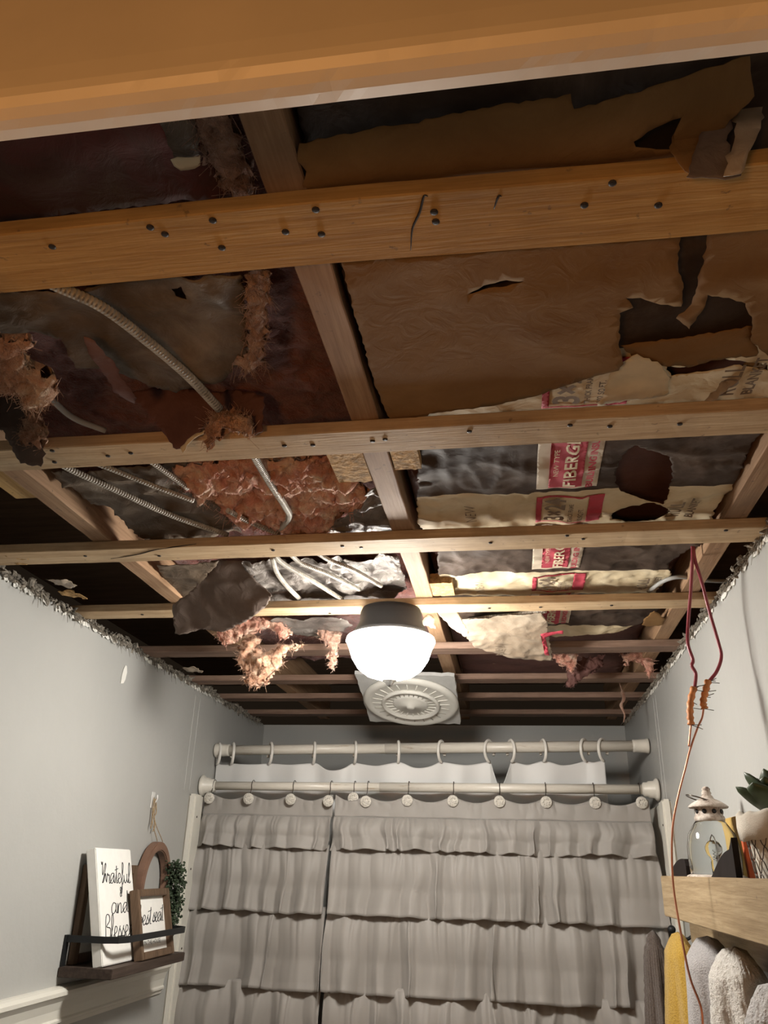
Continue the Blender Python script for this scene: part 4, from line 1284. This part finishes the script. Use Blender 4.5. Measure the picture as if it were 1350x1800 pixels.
def handwriting(name, word, origin, ux, uy, size, mat, parent, r=.0011, sx=1.0, slant=.1):
    ux, uy = Vector(ux).normalized(), Vector(uy).normalized()
    n = ux.cross(uy)
    b = bmesh.new(); cx = 0; pts = []; bars = []
    for ch in word:
        g, w = GL[ch]
        pts += [(cx + x + y * slant, y) for x, y in g]
        if ch == 't': bars.append([(cx - .05 + .15, 1.35), (cx + .6 + .15, 1.5)])
        if ch == 'i': bars.append([(cx + .3, 1.4), (cx + .34, 1.5)])
        cx += w
    T = lambda p: Vector(origin) + ux * p[0] * size * sx + uy * p[1] * size + n * r * .4
    add_tube(b, spline([T(p) for p in pts], 5), r, n=6)
    for q in bars: add_tube(b, [T(p) for p in q], r * .9, n=6)
    return obj(name, b, mat, parent)

def leaning(p_left, p_right, height, lean, depth):
    """front-bottom-left, front-bottom-right on the shelf; leans back by angle"""
    ux = (p_right - p_left).normalized()
    nf = Vector((0, 0, 1)).cross(ux) * -1          # front normal, horizontal
    if nf.x < 0: nf = -nf
    uy = (Vector((0, 0, 1)) * math.cos(lean) - nf * math.sin(lean)).normalized()
    n = (nf * math.cos(lean) + Vector((0, 0, 1)) * math.sin(lean)).normalized()
    return ux, uy, n
def slab(b, o, ux, uy, n, x0, x1, y0, y1, d0, d1, bevel=.0015):
    M = Matrix((ux, uy, n)).transposed().to_4x4(); M.translation = o
    add_box(b, x0, x1, y0, y1, d0, d1, bevel=bevel, M=M)

SZ0 = CZ + SZ + .001
# dark frame pieces leaning against the wall behind the canvas
def backframe(yl, yr, xx, h, lab, mat, d=.02):
    a, bb = Vector((xx, yl, SZ0)), Vector((xx, yr, SZ0))
    ux, uy, n = leaning(a, bb, h, .0, d)
    t = thing('picture_frame', lab, 'picture frame', a)
    w = yr - yl
    for nm, q in (('frame_side', (0, .022, 0, h)), ('frame_side', (w - .022, w, 0, h)), ('frame_rail', (.022, w - .022, h - .022, h)), ('frame_rail', (.022, w - .022, 0, .022))):
        b = bmesh.new(); slab(b, a, ux, uy, n, *q, -d, 0); obj(nm, b, mat, t)
    b = bmesh.new(); slab(b, a, ux, uy, n, .022, w - .022, .022, h - .022, -d * .8, -d * .5, 0); obj('picture', b, M_canvas, t)
    return t
backframe(2.055, 2.345, -1.0665, .222, 'dark brown deep picture frame behind the white canvas on the left shelf', M_walnut, .016)

ca, cb = Vector((-.980, 2.035, SZ0 + .002)), Vector((-.980, 2.235, SZ0 + .002))
CH = .268
ux, uy, n = leaning(ca, cb, CH, .252, .03)
cv = thing('canvas_sign', 'white canvas sign hand lettered Grateful and Blessed on the left shelf', 'sign', ca)
CWd = (cb - ca).length
b = bmesh.new(); slab(b, ca, ux, uy, n, 0, CWd, 0, CH, -.026, 0, .002); obj('canvas', b, M_canvas, cv)
def cw(word, x, y, size, **k):
    handwriting('lettering', word, ca + ux * x + uy * y, ux, uy, size, M_ink, cv, **k)
cw('Grateful', .018, .183, .0235, r=.0011, sx=1.22)
cw('&', .115, .150, .014, r=.0009, sx=1.0)
cw('and', .060, .112, .025, r=.0011, sx=1.35)
cw('Blessed', .020, .056, .026, r=.0011, sx=1.25)

fa, fb = Vector((-.9510, 2.190, SZ0 + .002)), Vector((-.9535, 2.410, SZ0 + .002))
FH = .168
ux, uy, n = leaning(fa, fb, FH, .24, .03)
fr = thing('framed_sign', 'small walnut framed sign reading best seat in the house, in front of the canvas', 'sign', fa)
FW = (fb - fa).length
for nm, q in (('frame_side', (0, .018, 0, FH)), ('frame_side', (FW - .018, FW, 0, FH)), ('frame_rail', (.018, FW - .018, FH - .018, FH)), ('frame_rail', (.018, FW - .018, 0, .018))):
    b = bmesh.new(); slab(b, fa, ux, uy, n, *q, -.022, 0); obj(nm, b, M_walnut, fr)
b = bmesh.new(); slab(b, fa, ux, uy, n, .017, FW - .017, .017, FH - .017, -.020, -.014, 0); obj('card', b, M_canvas, fr)
def fw(word, x, y, size, **k):
    handwriting('lettering', word, fa + ux * x + uy * y - n * .0138, ux, uy, size, M_ink, fr, **k)
fw('best', .020, .082, .023, r=.0010, sx=1.45, slant=.25)
fw('seat', .116, .086, .023, r=.0010, sx=1.15, slant=.25)
lettering('lettering', 'IN THE HOUSE', .015, fa + ux * .052 + uy * .034 - n * .0138, ux, uy, M_ink, fr, depth=.0003, sx=1.1)

# wooden hoop with boxwood hanging from a clear hook by twine
hy, hz = 2.462, CZ - .072
hp = thing('wreath_hoop', 'oval brown wooden hoop with boxwood greenery hung on the left wall by twine', 'wall decoration', (LX + .02, hy, hz))
b = bmesh.new()
ring = []
NR = 64
for k in range(NR):
    a = 2 * math.pi * k / NR
    cy, cz = math.cos(a), math.sin(a)
    ey, ez = .102, .126
    for_ = []
    q = []
    for rr_, dx in ((1, .004), (1, .030), (.80, .030), (.80, .004)):
        q.append(b.verts.new((LX + dx, hy + cy * ey * rr_, hz + cz * ez * rr_)))
    ring.append(q)
for k in range(NR):
    j = (k + 1) % NR
    for s in range(4):
        b.faces.new((ring[k][s], ring[j][s], ring[j][(s + 1) % 4], ring[k][(s + 1) % 4]))
bmesh.ops.recalc_face_normals(b, faces=b.faces)
bmesh.ops.bevel(b, geom=[e for e in b.edges if e.calc_face_angle(0) > 1], offset=.003, segments=2, affect='EDGES')
obj('hoop', b, M_hoop, hp)
b = bmesh.new()
r = random.Random(77)
for k in range(800):
    a = -1.05 + 1.75 * r.random()
    a0 = a
    cc = Vector((LX + .045 + (r.random() - .4) * .05, hy + math.cos(a) * .100 + (r.random() - .5) * .055, hz - .012 + math.sin(a) * .118 + (r.random() - .5) * .03))
    q = bmesh.ops.create_icosphere(b, subdivisions=1, radius=.0056 * (.7 + .6 * r.random()))['verts']
    R = Matrix.Rotation(r.random() * 6, 3, Vector((r.random() - .5, r.random() - .5, r.random() - .5)).normalized())
    for v in q: v.co = R @ Vector((v.co.x, v.co.y * .75, v.co.z * .45)) + cc
o = obj('boxwood_leaves', b, M_box, hp); o['kind'] = 'stuff'
hk = at(268, 1402, x=LX)
b = bmesh.new()
for dy in (-.006, .012):
    add_tube(b, spline([hk + Vector((.008, dy, 0)), hk + Vector((.010, dy + .002, -.06)), Vector((LX + .02, hy + dy * 2.2, hz + .127))], 8), .0012, n=6)
add_tube(b, spline([hk + Vector((.010, .004, -.004)), hk + Vector((.013, .012, -.04)), hk + Vector((.013, .002, -.055)), hk + Vector((.013, .016, -.08)), hk + Vector((.012, .008, -.095))], 8), .0018, n=6)
add_tube(b, spline([hk + Vector((.010, -.002, -.004)), hk + Vector((.012, -.006, -.05)), hk + Vector((.012, -.010, -.088))], 8), .0018, n=6)
obj('twine', b, M_twine, hp)
b = bmesh.new()
add_box(b, LX + .0005, LX + .003, hk.y - .012, hk.y + .012, hk.z - .03, hk.z + .016, bevel=.001)
add_tube(b, spline([hk + Vector((.003, 0, -.012)), hk + Vector((.010, 0, -.014)), hk + Vector((.016, 0, -.004)), hk + Vector((.015, 0, .008))], 6), .0022, n=8)
tag(obj('wall_hook', b, M_clearhook), 'small clear adhesive hook on the left wall holding the twine', 'hook')

# ================================================================== RIGHT SHELF
fx = .332
YE = 2.115
bs = thing('wall_shelf', 'oak box wall shelf with a deep front board on the right wall', 'wall shelf', (.40, 1.5, CZ - .08))
obj('front_board', box(fx, fx + .018, .82, YE, CZ - .083, CZ + .001, bevel=.0015), M_oak, bs)
obj('end_board', box(fx + .018, RX - .001, YE - .018, YE, CZ - .083, CZ - .02, bevel=.001), M_oak, bs)
obj('end_board', box(fx + .018, RX - .001, .82, .838, CZ - .083, CZ - .02, bevel=.001), M_oak, bs)
obj('bottom_board', box(fx + .018, RX - .001, .838, YE - .018, CZ - .083, CZ - .069), M_oak, bs)
obj('hook_rail', box(RX - .022, RX - .001, 1.0, 2.44, CZ - .155, CZ - .095, bevel=.0015), M_oak, bs)
FLR = CZ - .0685
# lantern
lp = Vector((.398, 1.835, FLR))
ln = thing('lantern', 'whitewashed metal and glass lantern with a clear bulb on the right shelf', 'lantern', lp)
def ll(prof, name, mat, n=32, parent=ln): return obj(name, lathe([(r_, z_) for r_, z_ in prof], lp, n=n), mat, parent)
ll([(0, 0), (.058, 0), (.060, .004), (.060, .066), (.056, .072), (.050, .074), (0, .074)], 'base', M_shabby)
ll([(.050, .0745), (.0515, .10), (.051, .125), (.046, .150), (.034, .168), (.028, .176), (.0265, .176), (.032, .167), (.0445, .149), (.0495, .125), (.050, .10), (.0485, .0745)], 'glass_chimney', M_glass)
ll([(.029, .174), (.030, .180), (.029, .184), (.027, .186), (.027, .200), (.026, .2005), (.0, .2005)], 'collar', M_shabby)
ll([(.0, .2008), (.038, .200), (.040, .203), (.034, .208), (.024, .214), (.013, .219), (.012, .223), (.009, .226), (.010, .230), (.0075, .234), (.0085, .238), (.005, .242), (.0005, .243)], 'cap', M_shabby)
b = bmesh.new()
for k in range(9):
    a = 2 * math.pi * k / 9
    M = Matrix.Rotation(a, 3, 'Z') @ Matrix.Rotation(math.pi / 2, 3, 'Y')
    add_lathe(b, [(.0005, .0278), (.0048, .0278), (.0048, .0262)], lp + Vector((0, 0, .193)), n=10, M=M)
obj('vent_hole', b, M_black, ln)
ll([(.008, .0745), (.0085, .098), (.007, .100), (.0085, .104), (.013, .110), (.0165, .118), (.0165, .126), (.012, .134), (.006, .138), (.0005, .139)], 'bulb', M_glass)
b = bmesh.new()
for s in (-1, 1):
    add_tube(b, spline([lp + Vector((0, s * .028, .075)), lp + Vector((0, s * .028, .115)), lp + Vector((0, s * .020, .140)), lp + Vector((0, 0, .149))], 6), .0012, n=6)
add_tube(b, [lp + Vector((.002 * math.cos(k), .001 * math.sin(k), .10 + k * .0009)) for k in range(24)], .0005, n=4)
obj('bulb_cage', b, M_chrome, ln)
b = bmesh.new()
add_tube(b, [lp + Vector((-.010 + .030 * math.cos(2 * math.pi * k / 40), .004 + .026 * math.sin(2 * math.pi * k / 40), .216 - .010 * math.cos(2 * math.pi * k / 40) )) for k in range(40)], .0014, n=6, closed=True)
obj('ring_handle', b, M_hook, ln)

# black scrolled caddy sides behind the front board
def scroll(name, yl, yr, x, lab, low=False):
    b = bmesh.new()
    N = 26
    top = []
    for k in range(N + 1):
        s = k / N
        h = .062 + .052 * (s ** 1.6) - .010 * math.sin(s * 2 * math.pi) - (.03 * (1 - min(1, s / .10)) ** 2)
        if low: h = .070 + .034 * math.sin(math.pi * min(1, s * .62)) ** .6 if s < 1 else .09
        elif s > .93: h += .016 * (s - .93) / .07
        y = yl + (yr - yl) * s
        top.append((y, FLR + h))
    a = [b.verts.new((x, y, zz)) for y, zz in top] 
    bot = [b.verts.new((x, y, FLR)) for y, zz in top]
    for k in range(N): b.faces.new((a[k], a[k + 1], bot[k + 1], bot[k]))
    r = bmesh.ops.extrude_face_region(b, geom=b.faces[:])
    bmesh.ops.translate(b, verts=[v for v in r['geom'] if isinstance(v, bmesh.types.BMVert)], vec=(.010, 0, 0))
    bmesh.ops.recalc_face_normals(b, faces=b.faces)
    o = obj(name, b, M_blackwood)
    return tag(o, lab, 'scrolled bracket')
scroll('scrolled_board', 1.80, 1.485, .3515, 'black scroll topped board standing right of the lantern behind the oak front board')
scroll('scrolled_board', 2.085, 1.90, .3515, 'black round topped board standing left of the lantern behind the oak front board', low=True)
M = Matrix.Rotation(.12, 4, 'X')
b = bmesh.new(); add_box(b, 0, .045, 0, .014, 0, .135, bevel=.001, M=Matrix.Translation((.372, 1.470, FLR + .001)) @ Matrix.Rotation(-.18, 4, 'X'))
tag(obj('orange_book', b, M_orangebook), 'thin orange book leaning beside the wire basket on the right shelf', 'book')
b = bmesh.new(); add_box(b, 0, .012, 0, .10, 0, .185, bevel=.001, M=Matrix.Translation((.450, 1.845, FLR + .001)))
tag(obj('ochre_card', b, M_ochre), 'ochre yellow card against the right wall behind the lantern', 'card')
# wire basket planter with linen liner and succulent
bp = Vector((.404, 1.375, FLR))
bk = thing('wire_basket', 'chicken wire basket planter with folded linen liner at the right edge', 'planter', bp)
H0 = .158
def brad(z): return .040 + .018 * z / H0
prof = [(0, .001)] + [(brad(z_) - .003, z_) for z_ in (.002, .03, .06, .09, .12, H0 - .004)] + [(brad(H0) - .012, H0 - .002)]
ll2 = lambda prof, name, mat: obj(name, lathe(prof, bp, n=40), mat, bk)
ll2(prof, 'cloth_liner', M_linen)
b = bmesh.new()
add_lathe(b, [(brad(H0) - .004, H0 - .034), (brad(H0) + .006, H0 - .036), (brad(H0) + .008, H0 - .02), (brad(H0) + .007, H0 - .002), (brad(H0) + .001, H0 + .004), (brad(H0) - .008, H0), (brad(H0) - .006, H0 - .03)], bp, n=64)
for v in b.verts:
    a = math.atan2(v.co.y - bp.y, v.co.x - bp.x)
    v.co.z += .0018 * math.sin(a * 5) + .0018 * math.sin(a * 11)
obj('folded_cuff', b, M_linen, bk)
b = bmesh.new()
NA, NZ = 18, 7
def bpnt(i, j):
    z_ = (H0 - .03) * j / NZ + .003
    a = 2 * math.pi * (i + (j % 2) * .5) / NA
    rr_ = brad(z_) + .001
    return bp + Vector((rr_ * math.cos(a), rr_ * math.sin(a), z_))
for j in range(NZ):
    for i in range(NA):
        p = bpnt(i, j)
        k = (i if j % 2 == 0 else i + 1)
        for q in ((bpnt(k - 1, j + 1)), bpnt(k, j + 1)):
            d = (q - p)
            add_tube(b, [p, p + d * .3 + Vector((0, 0, -.002)), p + d * .7 + Vector((0, 0, .002)), q], .0009, n=4)
obj('wire_mesh', b, M_wire, bk)
b = bmesh.new()
add_tube(b, [bp + Vector((brad(0.003) * math.cos(2 * math.pi * k / 30), brad(.003) * math.sin(2 * math.pi * k / 30), .003)) for k in range(30)], .0016, n=6, closed=True)
obj('wire_rim', b, M_wire, bk)
# succulent: rosette of pointed leaves
sp = bp + Vector((-.004, 0, H0 + .004))
su = thing('succulent', 'dark green succulent rosette growing in the linen lined basket', 'plant', sp)
def leaf(c, az, el, L, Wd, parent):
    b = bmesh.new()
    N = 10; rings = []
    d = Vector((math.cos(az) * math.cos(el), math.sin(az) * math.cos(el), math.sin(el)))
    s = Vector((-math.sin(az), math.cos(az), 0)); u = d.cross(s) * -1
    if u.z < 0: u = -u
    for k in range(N + 1):
        t = k / N
        w = Wd * (math.sin(math.pi * (t ** .75) * .97 + .08) ** .8) * (1 if t < .97 else .35)
        th = Wd * .28 * (1 - t * .6)
        p = c + d * L * t + u * (L * .25 * t * t)
        if k == N: w = Wd * .03; th = .0006
        rings.append([b.verts.new(p + s * (w * math.cos(q)) + u * (th * math.sin(q) + .25 * w * abs(math.cos(q)))) for q in [2 * math.pi * m / 10 for m in range(10)]])
    for k in range(N):
        for m in range(10):
            b.faces.new((rings[k][m], rings[k][(m + 1) % 10], rings[k + 1][(m + 1) % 10], rings[k + 1][m]))
    b.faces.new(rings[0]); b.faces.new(rings[-1])
    bmesh.ops.recalc_face_normals(b, faces=b.faces)
    obj('leaf', b, M_leaf, parent, smooth=True)
r = random.Random(3)
for lay, (n_, el, L, Wd) in enumerate(((8, .30, .066, .034), (7, .66, .060, .031), (5, .98, .048, .024), (4, 1.3, .032, .015))):
    for k in range(n_):
        leaf(sp + Vector((0, 0, .006 * lay)), 2 * math.pi * (k + lay * .4) / n_ + r.random() * .2, el + (r.random() - .5) * .12, L * (.9 + .2 * r.random()), Wd, su)

# ================================================================== TOWELS ON HOOKS
def towel(lab, c, hx, hy, zt, zb, mat, seed, folds=7, ridge=0, rough=0, top=.35, hooky=None):
    """gathered towel hung on a hook: closed folded drape"""
    N, NZ_ = 120, 70
    b = bmesh.new(); rings = []
    for j in range(NZ_ + 1):
        t = j / NZ_
        zz = zt + (zb - zt) * t
        op = min(1, t * 14.0) ** .5
        w = (top + (1 - top) * min(1, t * 1.25) ** .8) * op
        ring = []
        for i in range(N):
            a = 2 * math.pi * i / N
            f = 1 + (.20 * math.sin(folds * a + seed + .6 * math.sin(2 * a + seed) + t * .8) - .14 * max(0, math.sin((folds - 2) * a + seed * 2.1 + .5 * t)) ** 4) * min(1, t * 3.5) + .05 * fbm(math.cos(a) * 2, math.sin(a) * 2, seed + t * 2, 2)
            e = 0
            if ridge: e += ridge * abs(math.sin(a * 14)) * abs(math.sin(zz * 150 + 3 * (int(a * 14 / math.pi) % 2)))
            if rough: e += rough * fbm(a * 14, zz * 70, seed, 3)
            x = c[0] + math.cos(a) * (hx * w * f + e)
            x = min(x, RX - .012)
            ring.append(b.verts.new((x, c[1] + math.sin(a) * (hy * w * f + e), zz + .004 * math.sin(3 * a) * (1 if j else 0))))
        rings.append(ring)
    for j in range(NZ_):
        for i in range(N):
            b.faces.new((rings[j][i], rings[j][(i + 1) % N], rings[j + 1][(i + 1) % N], rings[j + 1][i]))
    b.faces.new(rings[0][::-1]); b.faces.new(rings[-1])
    bmesh.ops.recalc_face_normals(b, faces=b.faces)
    o = obj('towel', b, mat, smooth=True)
    return tag(o, lab, 'towel', 'towels hanging on the right wall')
towel('dark brown waffle knit towel hanging farthest left of the towels', (.368, 2.575), .050, .066, CZ - .138, CZ - .95, M_brn, 1, ridge=.004, top=.45)
towel('bright yellow terry towel hanging second from the left', (.388, 2.30), .062, .10, CZ - .124, CZ - .80, M_yel, 2, top=.5, rough=.0012)
towel('flat grey fleece towel hanging between the yellow and the white plush ones', (.392, 1.975), .066, .085, CZ - .112, CZ - .80, M_gry, 3, top=.75, rough=.001, folds=5)
towel('white plush towel hanging under the oak shelf beside the grey one', (.390, 1.735), .066, .080, CZ - .114, CZ - .80, M_plush, 4, top=.7, rough=.004, folds=5)
towel('pale grey plush towel hanging at the right picture edge', (.392, 1.535), .062, .064, CZ - .150, CZ - .80, M_lgr, 5, top=.6, rough=.004, folds=5)
def ball_hook(y, zt, lab, name='coat_hook'):
    t = thing(name, lab, 'hook', (RX - .003, y, CZ + zt), 'black ball hooks')
    obj('back_plate', box(RX - .007, RX - .0005, y - .010, y + .010, CZ + zt - .075, CZ + zt + .020, bevel=.002), M_black, t)
    for dz, L in ((.010, .058), (-.058, .045)):
        b = bmesh.new()
        p = Vector((RX - .004, y, CZ + zt + dz - .012))
        e = Vector((RX - L, y, CZ + zt + dz))
        add_tube(b, spline([p, p + Vector((-.02, 0, -.010)), e + Vector((.008, 0, -.010)), e], 6), .0042, n=8)
        q = bmesh.ops.create_uvsphere(b, u_segments=16, v_segments=10, radius=.0105)['verts']
        bmesh.ops.translate(b, verts=q, vec=e)
        for f in b.faces: f.smooth = True
        obj('ball_arm', b, M_black, t)
ball_hook(2.50, -.140, 'black double ball hook between the brown and the yellow towel')
bpy.context.view_layer.update()
